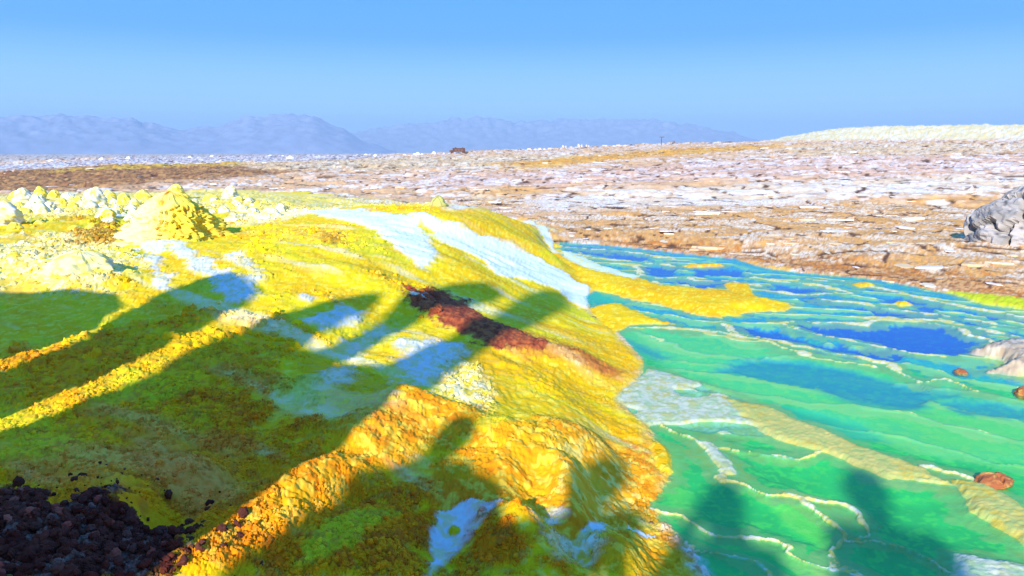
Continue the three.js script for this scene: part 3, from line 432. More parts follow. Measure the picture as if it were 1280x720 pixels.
  if (r < 26) {
    const s = cur[4], wx = x + .3 * s * noise(x * 9, z * 9), wz = z + .3 * s * noise(x * 9 + 40, z * 9), f = worley(wx / s, wz / (s * .8)), f2 = worley(wx / (s * .42) + 7, wz / (s * .36));
    let a = cur[3] * dry;
    h += a * (1.1 - f * f * 2.0) * (.55 + .6 * sm(-.4, .4, w1)) + a * .42 * (1 - f2 * f2 * 2.2) + cur[5] * dry * (noise(x * 55, z * 55) * .6 + noise(x * 24, z * 24) * .8);
    if (onMound > .3) { // flow ribs down the slope, broad swells
      const rib = noise(fu * 1.1, fv * 6) + .45 * noise(fu * 2.4, fv * 15);
      const g0 = (h + .03 * w1 + .012 * flow) / .021, gf = g0 - Math.floor(g0); h += onMound * dry * sm(.05, .2, h) * sm(2.6, 4, r) * .007 * (sm(.0, .75, gf) - gf) * 2.2;
      const wk = worley(x * 7 + 1.2 * w1, z * 7 + 1.2 * nB * .3), ck = 1 - sm(.0, .07, cellF2 - wk); h -= onMound * dry * ck * .012 * sm(-.1, .35, w2 + .4 * nA) * (r < 9 ? 1 : .4);
      h += onMound * sm(10.5, 15, r) * .16 * fbm(x * .9 + 7, z * .7, 4);
      h += Math.min(1, lift) * (.022 + .012 * flow);
      h += onMound * dry * (.006 * rib + .028 * w1 * sm(.02, .2, h) + .03 * w2);
    }
  } else h += dry * cur[3] * nB * 2 + cur[5] * nC;
  if (cls === 1 || cls === 3) { // layered salt sheets: low broken steps
    const pl = (1 - onMound) * sm(.1, .9, -ww), q = fbm(x * .42 + 60, z * .75, 4) * 5 + fbm(x * 2.1, z * 3.4, 2) * 1.2, fl = Math.floor(q), fq = q - fl;
    h += pl * plateUp * (hm > .01 ? .1 : .42) + pl * (far ? Math.min(.12, .03 + r * .0008) : .022) * (fl + sm(.82, 1, fq)) * .8;
    if (hm > 0) h += hm * 3.0 * (.95 + .12 * fbm(x * .04, z * .04, 2)) ;
    if (r > 60 && hm < .02) h += .35 * fbm(x * .06, z * .06, 3) * sm(60, 120, r) + sm(120, 175, r) * .35 * Math.abs(noise(x * .35, z * .35)) * sm(-.2, .3, noise(x * .07 + 3, z * .07));
  }
  S.h = h; S.r = cur[0]; S.g = cur[1]; S.b = cur[2]; S.cls = cls; S.wet = wet; S.a = cur[3];
}
const groundH = (x, z) => { survey(x, z); return S.h; };

// ---------- the ground as one sheet, finer near by ----------
function bumpTexture(n, f) {
  const d = new Uint8Array(n * n * 4);
  for (let j = 0; j < n; j++) for (let i = 0; i < n; i++) {
    let v = 0, a = .5, m = f; // tiles: blend of four shifted samples
    const u = i / n, w = j / n, g = (x, y) => { let s = 0; a = .5; m = f; for (let k = 0; k < 4; k++) { s += a * noise(x * m + k * 19, y * m); m *= 2.1; a *= .55; } return s; };
    v = g(u, w) * (1 - u) * (1 - w) + g(u - 1, w) * u * (1 - w) + g(u, w - 1) * (1 - u) * w + g(u - 1, w - 1) * u * w;
    const o = (j * n + i) * 4; d[o] = d[o + 1] = d[o + 2] = clamp(128 + v * 150, 0, 255); d[o + 3] = 255;
  }
  const t = new THREE.DataTexture(d, n, n); t.magFilter = THREE.LinearFilter; t.wrapS = t.wrapT = THREE.RepeatWrapping; t.needsUpdate = true; return t;
}
const grain = bumpTexture(512, 40);
const FINE = globalThis.COARSE ? .35 : 1;
const cols = []; {
  const A = 38.5, N = Math.round(960 * FINE); for (let i = 0; i <= N; i++) cols.push(-A + 2 * A * i / N);
  for (let a = A + .5, s = .6; a < 180 - s; a += s, s = Math.min(5, s * 1.15)) { cols.push(a); cols.unshift(-a); }
}
const radii = []; {
  radii.push(.004); for (let r = .1; r < 1.7; r += .08) radii.push(r);
  // even steps of the downward viewing angle of a standing person, then wider
  const N = Math.round(640 * FINE), h = 1.32, a0 = Math.atan(h / 1.72), a1 = Math.atan(h / 17); for (let i = 0; i <= N; i++) radii.push(h / Math.tan(a0 + (a1 - a0) * i / N));
  let r = 17, s = .10 / FINE; while (r < 190) { r += s; s = Math.min(3, s * 1.012); radii.push(r); }
  while (r < 11500) { r *= 1.12; radii.push(r); }
}
const NC = cols.length, NR = radii.length, NV = NC * NR;
const pos = new Float32Array(NV * 3), col = new Float32Array(NV * 3), uv = new Float32Array(NV * 2), cls = new Uint8Array(NV), wetv = new Float32Array(NV);
for (let j = 0; j < NR; j++) for (let i = 0; i < NC; i++) {
  const a = cols[i] * Math.PI / 180, x = Math.sin(a) * radii[j], z = -Math.cos(a) * radii[j], k = j * NC + i;
  survey(x, z);
  pos[3 * k] = x; pos[3 * k + 1] = S.h; pos[3 * k + 2] = z; col[3 * k] = S.r; col[3 * k + 1] = S.g; col[3 * k + 2] = S.b; uv[2 * k] = x; uv[2 * k + 1] = z; cls[k] = S.cls; wetv[k] = S.wet;
}
console.log('ground', NC, NR, NC * NR * 2);
const nrm = new Float32Array(NV * 3); { // smooth normals over the whole sheet, so that its regions meet without a seam
  const tri = (a, b, c) => {
    const ux = pos[3 * b] - pos[3 * a], uy = pos[3 * b + 1] - pos[3 * a + 1], uz = pos[3 * b + 2] - pos[3 * a + 2], vx = pos[3 * c] - pos[3 * a], vy = pos[3 * c + 1] - pos[3 * a + 1], vz = pos[3 * c + 2] - pos[3 * a + 2];
    const x = uy * vz - uz * vy, y = uz * vx - ux * vz, z = ux * vy - uy * vx; for (const k of [a, b, c]) { nrm[3 * k] += x; nrm[3 * k + 1] += y; nrm[3 * k + 2] += z; }
  };
  for (let j = 0; j < NR - 1; j++) for (let i = 0; i < NC; i++) { const i2 = (i + 1) % NC, a = j * NC + i, b = j * NC + i2, c = a + NC, d = b + NC; tri(a, b, d); tri(a, d, c); }
  for (let k = 0; k < NV; k++) { const l = Math.hypot(nrm[3 * k], nrm[3 * k + 1], nrm[3 * k + 2]) || 1, f = nrm[3 * k + 1] < 0 ? -1 : 1; for (let c = 0; c < 3; c++) nrm[3 * k + c] *= f / l; }
}
function sheet(name, want, mat) {
  const map = new Int32Array(NV).fill(-1), idx = [], P = [], N = [], C = [], U = [];
  const put = k => { if (map[k] < 0) { map[k] = P.length / 3; P.push(pos[3 * k], pos[3 * k + 1], pos[3 * k + 2]); N.push(nrm[3 * k], nrm[3 * k + 1], nrm[3 * k + 2]); C.push(col[3 * k], col[3 * k + 1], col[3 * k + 2]); U.push(uv[2 * k], uv[2 * k + 1]); } return map[k]; };
  for (let j = 0; j < NR - 1; j++) for (let i = 0; i < NC; i++) {
    const a = j * NC + i, b = j * NC + (i + 1) % NC; if (cls[a] !== want) continue;
    idx.push(put(a), put(b), put(b + NC), put(a), put(b + NC), put(a + NC));
  }
  const g = new THREE.BufferGeometry(); g.setIndex(idx);
  for (const [n, v, s] of [['position', P, 3], ['normal', N, 3], ['color', C, 3], ['uv', U, 2]]) g.setAttribute(n, new THREE.Float32BufferAttribute(v, s));
  const m = new THREE.Mesh(g, mat); m.name = name; m.castShadow = m.receiveShadow = true; m.userData = { kind: 'structure' }; scene.add(m); return m;
}
const crustMat = new THREE.MeshPhysicalMaterial({ vertexColors: true, roughness: .9, specularIntensity: .25, bumpMap: grain, bumpScale: .0022 });
crustMat.bumpMap = grain.clone(); crustMat.bumpMap.repeat.set(2.2, 2.2); crustMat.bumpMap.needsUpdate = true;
const plainMat = new THREE.MeshPhysicalMaterial({ vertexColors: true, roughness: .95, specularIntensity: .2, bumpMap: grain.clone(), bumpScale: .02 }); plainMat.bumpMap.repeat.set(.5, .5); plainMat.bumpMap.needsUpdate = true;
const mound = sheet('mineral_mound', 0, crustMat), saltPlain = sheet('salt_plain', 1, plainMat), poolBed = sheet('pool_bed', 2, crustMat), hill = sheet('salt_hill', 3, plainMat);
mound.userData.label = 'rough yellow, orange and ochre mineral mound sloping down to the pool'; mound.userData.category = 'mound';
saltPlain.userData.label = 'wide plain of broken white, pink and orange salt sheets'; saltPlain.userData.category = 'plain';
poolBed.userData.label = 'terraced pool floor with pale rimstone edges standing out of the brine'; poolBed.userData.category = 'pool floor';
hill.userData.label = 'low white and pale yellow salt hill on the skyline'; hill.userData.category = 'hill';

// ---------- brine ----------
{
  const idx = [], P = [], U = [], map = new Map();
  const put = (i, j) => {
    const k = j * NC + i; if (map.has(k)) return map.get(k);
    const x = pos[3 * k], z = pos[3 * k + 2];
    P.push(x, 0, z); U.push(x, z); map.set(k, P.length / 3 - 1); return P.length / 3 - 1;
  };
  for (let j = 0; j < NR - 1; j++) { if (radii[j] > 19) break; for (let i = 0; i < NC - 1; i++) {
    const a = j * NC + i; if (Math.min(pos[3 * a + 1], pos[3 * (a + 1) + 1], pos[3 * (a + NC) + 1], pos[3 * (a + NC + 1) + 1]) > .002) continue;
    if (pos[3 * a] < .2 && radii[j] < 8) continue; if (inside(WATER, pos[3 * a], pos[3 * a + 2]) < -.25) continue;
    idx.push(put(i, j), put(i + 1, j), put(i + 1, j + 1), put(i, j), put(i + 1, j + 1), put(i, j + 1));
  } }
  const g = new THREE.BufferGeometry(); g.setIndex(idx); g.setAttribute('position', new THREE.Float32BufferAttribute(P, 3)); g.setAttribute('uv', new THREE.Float32BufferAttribute(U, 2));
  g.setAttribute('normal', new THREE.Float32BufferAttribute(new Float32Array(P.length).map((v, i) => i % 3 === 1 ? 1 : 0), 3));
  const t = grain.clone(); t.repeat.set(.22, .5); t.needsUpdate = true;
  const m = new THREE.Mesh(g, new THREE.MeshPhysicalMaterial({ color: new THREE.Color().setRGB(.60, .93, .78), roughness: .04, ior: 1.34, specularIntensity: .6, transmission: .96, thickness: 0, bumpMap: t, bumpScale: .0012 }));
  m.name = 'water'; m.userData = { kind: 'structure', label: 'still green and blue acid brine filling the terraced pool', category: 'water' }; m.receiveShadow = true; scene.add(m);
}
// ---------- things ----------
const { ImprovedNoise } = await import('three/addons/math/ImprovedNoise.js');
const n3 = new ImprovedNoise(), N3 = (x, y, z) => n3.noise(x + 50.3, y + 20.7, z + 90.1);
const f3 = (x, y, z, n = 3) => { let a = .5, s = 0; for (let i = 0; i < n; i++) { s += a * N3(x, y, z); x *= 2.07; y *= 2.07; z *= 2.07; a *= .5; } return s; };
const taken = {};
const numbered = n => { const k = taken[n] = (taken[n] ?? -1) + 1; return k ? `${n}_${String(k).padStart(3, '0')}` : n; };
function put(o, name, label, category, group) { o.name = numbered(name); o.userData = { label, category }; if (group) o.userData.group = group; o.castShadow = o.receiveShadow = true; scene.add(o); return o; }
function part(parent, name, geo, mat) { const m = new THREE.Mesh(geo, mat); m.name = name; m.castShadow = m.receiveShadow = true; parent.add(m); return m; }
const stone = (rough = .9) => new THREE.MeshStandardMaterial({ vertexColors: true, roughness: rough });
const saltMat = stone(.8), rockMat = stone(.92);
function paint(g, f) { const p = g.attributes.position, c = new Float32Array(p.count * 3); for (let i = 0; i < p.count; i++) { const q = f(p.getX(i), p.getY(i), p.getZ(i)); c.set(q, 3 * i); } g.setAttribute('color', new THREE.BufferAttribute(c, 3)); return g; }
const lerp3 = (a, b, t) => [mix(a[0], b[0], t), mix(a[1], b[1], t), mix(a[2], b[2], t)];
// a lumpy mineral body: rings of a rounded cone, roughened
function lump(rad, hgt, { pow = 1.6, rough = .25, seedv = 0, ns = 48, nr = 30, lean = 0, lumps = 2.2, fine = 1 } = {}) {
  const P = [], idx = [], s0 = seedv * 13.7;
  for (let j = 0; j <= nr; j++) {
    const t = j / nr, y = t * hgt - .12 * hgt * (1 - t), w = Math.pow(Math.max(0, 1 - Math.pow(t, pow)), .62);
    for (let i = 0; i < ns; i++) {
      const a = i / ns * 6.28318, cx = Math.cos(a), cz = Math.sin(a), yy = y / rad;
      const d = 1 + rough * 1.6 * f3(cx * lumps * .6 + s0, yy * lumps * .6, cz * lumps * .6, 2) + rough * .7 * Math.abs(N3(cx * lumps * 2.2 + s0, yy * lumps * 2.2, cz * lumps * 2.2)) + fine * rough * .16 * N3(cx * lumps * 6 + s0, yy * lumps * 6, cz * lumps * 6);
      const R = rad * (w * d * (1 - .0 * t)) + (j === nr ? 0 : .004);
      P.push(cx * R + lean * t * t * rad, y + (j === 0 ? 0 : .12 * rad * rough * N3(cx * 4 + s0, t * 6, cz * 4)), cz * R);
    }
  }
  for (let j = 0; j < nr; j++) for (let i = 0; i < ns; i++) { const a = j * ns + i, b = j * ns + (i + 1) % ns; idx.push(a, b + ns, b, a, a + ns, b + ns); }
  const g = new THREE.BufferGeometry(); g.setAttribute('position', new THREE.Float32BufferAttribute(P, 3)); g.setIndex(idx); g.computeVertexNormals(); return g;
}
const WHITE = [.70, .70, .62], CREAM = [.78, .71, .30], YEL = [.82, .66, .04], GOLD = [.80, .46, .03];
// ---- small salt mounds crowding the crest of the mound
{
  const list = D.knob.map(k => [...k]);
  for (let i = 0; i < 120; i++) { const a = rr(-.60, -.30), r = rr(12.5, 21), x = Math.sin(a) * r, z = -Math.cos(a) * r; if (inside(MOUND, x, z) < .3) continue; const s = rr(.05, .13); list.push([rnd() < .4 ? 'white' : 'yellow', x, z, s, s * rr(.8, 1.7)]); }
  const hs = list.map(k => Math.min(k[4], k[3] * 2.4)).sort((p, q) => q - p);
  list.forEach(([kind, x, z, r, h], i) => {
    r *= .85; h = .85 * Math.min(h, r * 2.3);
    const g = lump(r, h, { pow: rr(1.9, 3.2), rough: rr(.35, .6), seedv: i + 1, ns: 34, nr: 20, lean: rr(-.3, .3), lumps: 2.6 });
    paint(g, (a, b, c) => { const t = f3(a / r * 1.7 + i, b / r * 1.7, c / r * 1.7) * 1.8, q = N3(a / r * 5 + i, b / r * 5, c / r * 5); return kind === 'white' ? lerp3(lerp3(WHITE, CREAM, sm(-.2, .4, t)), YEL, sm(.15, .5, q + t * .4)) : lerp3(lerp3(CREAM, YEL, sm(-.5, .1, t)), GOLD, sm(.2, .6, q + t * .3)); });
    const size = h >= hs[8] ? 'largest' : h >= hs[30] ? 'middling' : 'tiny', form = h / r > 1.9 ? 'tall' : h / r > 1.3 ? 'rounded' : 'squat';
    const m = put(new THREE.Mesh(g, saltMat), 'salt_mound', `${{ largest: 'big', middling: 'middling', tiny: 'tiny' }[size]} ${form} ${kind === 'white' ? 'whitish' : 'yellow'} salt mound on the knobbly crest of the yellow mound`, 'salt mound', `${size} ${form} ${kind} salt mounds on the crest`);
    m.position.set(x, groundH(x, z) - .02, z); m.rotation.y = rr(0, 6.28);
  });
}
// ---- larger cones
{
  const cone = (at, r, h, o, colour, name, label) => { const m = put(new THREE.Mesh(paint(lump(r, h, o), colour), saltMat), name, label, 'mound'); m.position.set(at[0], groundH(at[0], at[1]) - .05, at[1]); return m; };
  cone(D.cone[0], .60, .64, { pow: 1.45, rough: .42, seedv: 71, ns: 150, nr: 100, lumps: 3.4, fine: 2 }, (x, y, z) => { const t = f3(x * 4, y * 4, z * 4) * 1.8, s = sm(-.25, .25, x + t * .2); return lerp3(lerp3([.80, .73, .34], [.82, .64, .05], s), GOLD, sm(.35, .6, N3(x * 9, y * 9, z * 9) + s * .2 + t * .2)); }, 'sulphur_cone', 'tall pale yellow sulphur cone standing over the white salt streaks');
  cone(D.cone[1], .30, .22, { pow: 1.9, rough: .4, seedv: 33, ns: 90, nr: 50, lumps: 2.4 }, (x, y, z) => { const t = f3(x * 6, y * 6, z * 6) * 1.8; return lerp3(lerp3([.76, .70, .34], [.80, .64, .06], sm(-.3, .2, t)), [.60, .60, .52], sm(.15, .5, N3(x * 7, y * 7, z * 7))); }, 'salt_lump', 'squat speckled grey and yellow lump on the pale left slope');
  cone(D.cone[2], .15, .22, { pow: 1.4, rough: .4, seedv: 90, ns: 40, nr: 26 }, (x, y, z) => lerp3([.50, .50, .12], [.30, .26, .10], sm(-.2, .3, f3(x * 9, y * 9, z * 9) * 2)), 'salt_stump', 'small dark olive stump behind the pale blue wash');
}
// ---- rusty rocks in the pool
[[.085, .06, 'cracked red brown rock on the tan flat beside the green water', 5], [.055, .035, 'small smooth orange brown rock in the pale terraces', 8], [.075, .075, 'orange brown rock below the tan gravel bank', 12]].forEach(([r, h, label, s], i) => {
  const g = lump(r, h, { pow: 2.4, rough: i === 0 ? .55 : .35, seedv: s, ns: 56, nr: 34, lumps: 1.6 });
  if (i === 0) { // deep crack across the top
    const p = g.attributes.position; for (let k = 0; k < p.count; k++) { const x = p.getX(k), y = p.getY(k), z = p.getZ(k), d = Math.abs(x - .012 + .35 * z + .012 * N3(z * 40, y * 40, 3)); if (d < .012) p.setY(k, y - .03 * (1 - d / .012) * sm(.01, .05, y)); } g.computeVertexNormals();
  }
  paint(g, (x, y, z) => lerp3([.34, .10, .03], lerp3([.50, .20, .05], [.60, .34, .08], sm(.1, .4, N3(x * 30, y * 30, z * 30))), sm(-.2, .3, f3(x * 18, y * 18, z * 18) * 2)));
  const [x, z] = D.rocks[i], m = put(new THREE.Mesh(g, rockMat), 'rusty_rock', label, 'rock'); m.position.set(x, Math.max(0, groundH(x, z)) - .012, z); m.rotation.y = [.4, 1.1, 2.2][i]; m.scale.set([1.25, 1.3, 1][i], 1, .8);
});
// ---- grey cracked boulder by the pool: blocks of one dome with open joints between them
{
  const [bx, bz] = D.boulder, o = put(new THREE.Group(), 'cracked_boulder', 'large grey cracked boulder on the orange salt plain', 'boulder'); o.position.set(bx + .85, groundH(bx + .85, bz) - .08, bz - .35);
  const seeds = [[-.95, .12, .35], [-.55, .15, .62], [-.1, .18, .75], [.4, .2, .7], [-.75, .5, .25], [-.3, .55, .5], [.2, .6, .45], [-.35, .95, .1], [.15, 1.0, .1], [.75, .5, .4], [.9, .15, .2], [-.6, .3, -.6], [.2, .5, -.7]];
  const ns = 120, nr = 60, P = [], owner = [], idx = seeds.map(() => []);
  for (let j = 0; j <= nr; j++) for (let i = 0; i < ns; i++) {
    const a = i / ns * 6.28318, t = j / nr, el = t * Math.PI / 2, e = Math.pow(Math.cos(el), .75);
    let x = Math.cos(a) * e, y = Math.pow(Math.sin(el), 1.0) * (1 - .35 * sm(.1, -1, Math.cos(a) * e)), z = Math.sin(a) * e; const k = 1 + .34 * f3(x * 1.2 + 3, y * 1.2, z * 1.2, 3);
    x *= k; y *= k; z *= k;
    let d1 = 9, d2 = 9, w = 0; seeds.forEach(([sx, sy, sz], n) => { const d = Math.hypot(x - sx + .16 * N3(x * 3, y * 3, z * 3), y - sy + .16 * N3(y * 3, z * 3, x * 3 + 8), z - sz); if (d < d1) { d2 = d1; d1 = d; w = n; } else if (d < d2) d2 = d; });
    const gap = 1 - sm(.0, .075, d2 - d1), f = 1 - .16 * gap + .10 * Math.abs(f3(x * 2.6, y * 2.6, z * 2.6, 3)) + .05 * Math.abs(N3(x * 7, y * 9, z * 7)) + .02 * N3(x * 18, y * 18, z * 18) + .04 * (perm[w * 7] / 255 - .5);
    P.push(x * 1.3 * f, y * 1.12 * f, z * 1.0 * f); owner.push(w);
  }
  for (let j = 0; j < nr; j++) for (let i = 0; i < ns; i++) { const a = j * ns + i, b = j * ns + (i + 1) % ns; idx[owner[a]].push(a, b + ns, b, a, a + ns, b + ns); }
  const whole = new THREE.BufferGeometry(); whole.setAttribute('position', new THREE.Float32BufferAttribute(P, 3)); whole.setIndex([].concat(...idx)); whole.computeVertexNormals();
  paint(whole, (x, y, z) => lerp3(lerp3([.25, .235, .225], [.42, .385, .36], sm(-.25, .3, f3(x * 3, y * 3, z * 3) * 1.6)), [.10, .095, .095], sm(.22, .5, N3(x * 14, y * 14, z * 14) + .15 * N3(x * 40, y * 40, z * 40))));
  idx.forEach(ix => { if (!ix.length) return; const map = new Map(), p = [], n = [], c = [], q = ix.map(v => { if (!map.has(v)) { map.set(v, map.size); for (let e = 0; e < 3; e++) { p.push(whole.attributes.position.array[3 * v + e]); n.push(whole.attributes.normal.array[3 * v + e]); c.push(whole.attributes.color.array[3 * v + e]); } } return map.get(v); });
    const g = new THREE.BufferGeometry(); g.setIndex(q); g.setAttribute('position', new THREE.Float32BufferAttribute(p, 3)); g.setAttribute('normal', new THREE.Float32BufferAttribute(n, 3)); g.setAttribute('color', new THREE.Float32BufferAttribute(c, 3)); g.deleteAttribute('normal'); const fl = g.toNonIndexed(); fl.computeVertexNormals(); part(o, 'rock_block', fl, rockMat); });
}
// ---- broken salt slabs lying on the plain
{
  const slab = (size, thick, s) => { // irregular plate, the top a little smaller than the foot, edges chipped
    const n = 11, P = [], top = [], bot = [], R = []; for (let i = 0; i < n; i++) R.push(size * (.62 + .38 * rnd()) * (1 + .25 * Math.cos(i / n * 6.28 * 2 + s)));
    const g = new THREE.BufferGeometry(), ring = (k, y) => R.map((q, i) => { const a = i / n * 6.28318 + .2 * Math.sin(i * 7 + s); return [Math.cos(a) * q * k, y + (y > 0 ? .15 * thick * Math.sin(i * 3.1 + s) : 0), Math.sin(a) * q * k * .72]; });
    const rings = [ring(.86, -thick), ring(1.0, -thick * .2), ring(.985, thick * .55), ring(.93, thick)], tri = (a, b, c) => P.push(...a, ...b, ...c), mid = [0, thick * 1.12, 0];
    for (let k = 0; k < 3; k++) for (let i = 0; i < n; i++) { const j = (i + 1) % n; tri(rings[k][i], rings[k + 1][j], rings[k][j]); tri(rings[k][i], rings[k + 1][i], rings[k + 1][j]); }
    for (let i = 0; i < n; i++) tri(rings[3][i], mid, rings[3][(i + 1) % n]);
    g.setAttribute('position', new THREE.Float32BufferAttribute(P, 3)); g.computeVertexNormals(); return g;
  };
  const tones = [[.80, .75, .68], [.78, .69, .62], [.74, .64, .56], [.76, .62, .42], [.74, .52, .28], [.64, .40, .22]], mats = tones.map(c => new THREE.MeshStandardMaterial({ color: new THREE.Color().setRGB(...c), roughness: .95 }));
  const shapes = [...Array(14)].map((_, i) => slab(1, .05 + .06 * rnd(), i * 1.7));
  const spots = D.slabs.map(([x, z, s]) => [x, z, s * .4 * Math.hypot(x, z) / 914, 1]);
  for (let k = 0; k < 9000 && spots.length < 520; k++) {
    const a = rr(-.66, .68), r = 10.5 * Math.pow(12, Math.pow(rnd(), 1.25)), x = Math.sin(a) * r, z = -Math.cos(a) * r;
    if (r < 34 && (inside(MOUND, x, z) > -.4 || (r < 20 && inside(WATER, x, z) > -.35))) continue;
    if (fbm(x * .22, z * .3, 3) < -.05) continue;
    spots.push([x, z, (.05 + .26 * rnd() ** 3) * (1 + r * .02), 0]);
  }
  const scored = spots.map(s => [...s, (s[3] ? 9 : 0) + s[2] * s[2] / (Math.hypot(s[0], s[1]) ** 2)]).sort((a, b) => b[4] - a[4]);
  const rest = [], M = new THREE.Matrix4(), Q = new THREE.Quaternion(), E = new THREE.Euler();
  scored.forEach(([x, z, s, own], i) => {
    const y = groundH(x, z), tone = own ? 2 + Math.floor(rnd() * 3) : Math.min(5, Math.floor(rnd() * rnd() * 6 + (Math.hypot(x, z) < 15 ? 2 : 0))), sh = shapes[i % shapes.length];
    E.set(rr(-.10, .03), rr(0, 6.28), rr(-.05, .05)); E.order = 'XYZ'; Q.setFromEuler(E);
    const th = rr(.55, 1.1);
    if (i < 280) { const m = part(saltPlain, i ? `salt_slab_${String(i).padStart(3, '0')}` : 'salt_slab', sh, mats[tone]); m.position.set(x, y + s * .02 * th, z); m.quaternion.copy(Q); m.scale.set(s, s * th, s); }
    else { const g = sh.clone(); M.compose(new THREE.Vector3(x, y + s * .02 * th, z), Q, new THREE.Vector3(s, s * th, s)); g.applyMatrix4(M); const c = tones[tone]; paint(g, () => c); rest.push(g); }
  });
  const r = part(saltPlain, 'slab_rubble', mergeGeometries(rest), rockMat); r.userData.kind = 'stuff';
}
// ---- popcorn crust: small nodules grown on the near crust
{
  const g0 = new THREE.IcosahedronGeometry(1, 2), p = g0.attributes.position, shapesN = [];
  for (let v = 0; v < 3; v++) { const g = g0.clone(), q = g.attributes.position; for (let i = 0; i < q.count; i++) { const x = p.getX(i), y = p.getY(i), z = p.getZ(i), k = 1 + .55 * Math.abs(N3(x * 2.1 + v * 5, y * 2.1, z * 2.1)) + .3 * N3(x * 3.7, y * 3.7 + v * 3, z * 3.7); q.setXYZ(i, x * k, y * k * .85, z * k); } g.computeVertexNormals(); shapesN.push(g); }
  const DARK = PATCH.find(q => q.kind === 'dark').p, M = new THREE.Matrix4(), Q = new THREE.Quaternion(), E = new THREE.Euler(), C = new THREE.Color(), per = shapesN.map(() => []);
  for (let i = 0; i < 120000; i++) {
    const wide = i > 90000, a = wide ? rr(-.66, -.1) : rr(-.68, .22), r = wide ? rr(5, 20) : 1.75 * Math.pow(3.0, Math.pow(rnd(), 1.1)), x = Math.sin(a) * r, z = -Math.cos(a) * r; survey(x, z);
    const de = wide ? -9 : inside(DARK, x, z); if (de < 0 && de > -.35 && S.r > .14 && rnd() < .07 * (1 + de / .35) ** 2) { S.r = .10; S.g = .03; S.b = .02; }
    if (S.cls !== 0 || S.a < (wide ? .009 : .013)) continue; const dark = S.r < .14, dense = fbm(x * 6, z * 6, 2); if (!dark && dense < -.05 - .2 * (S.a > .019)) continue;
    
    const s = wide ? .012 + .03 * rnd() ** 3 : dark ? .003 + .014 * rnd() ** 4 : (.003 + .008 * rnd() ** 3) * (.7 + r * .12), k = (.82 + .36 * rnd()) * (dark && rnd() < .05 ? 3 : 1);
    E.set(rr(0, 6), rr(0, 6), rr(0, 6)); M.compose(new THREE.Vector3(x, S.h - s * (dark ? .1 : .5) + (dark ? rnd() * s : 0), z), Q.setFromEuler(E), new THREE.Vector3(s * rr(.7, 1.5), s * rr(.6, 1.2), s * rr(.7, 1.3))); per[i % 3].push([M.clone(), S.r * k, S.g * k * rr(.92, 1.05), S.b * k]);
  }
  per.forEach((list, v) => { const m = new THREE.InstancedMesh(shapesN[v], new THREE.MeshPhysicalMaterial({ roughness: .9, specularIntensity: .3 }), list.length); list.forEach(([t, r, g, b], i) => { m.setMatrixAt(i, t); m.setColorAt(i, C.setRGB(r, g, b)); }); m.name = v ? `crust_nodules_00${v}` : 'crust_nodules'; m.castShadow = m.receiveShadow = true; m.userData.kind = 'stuff'; mound.add(m); });
}
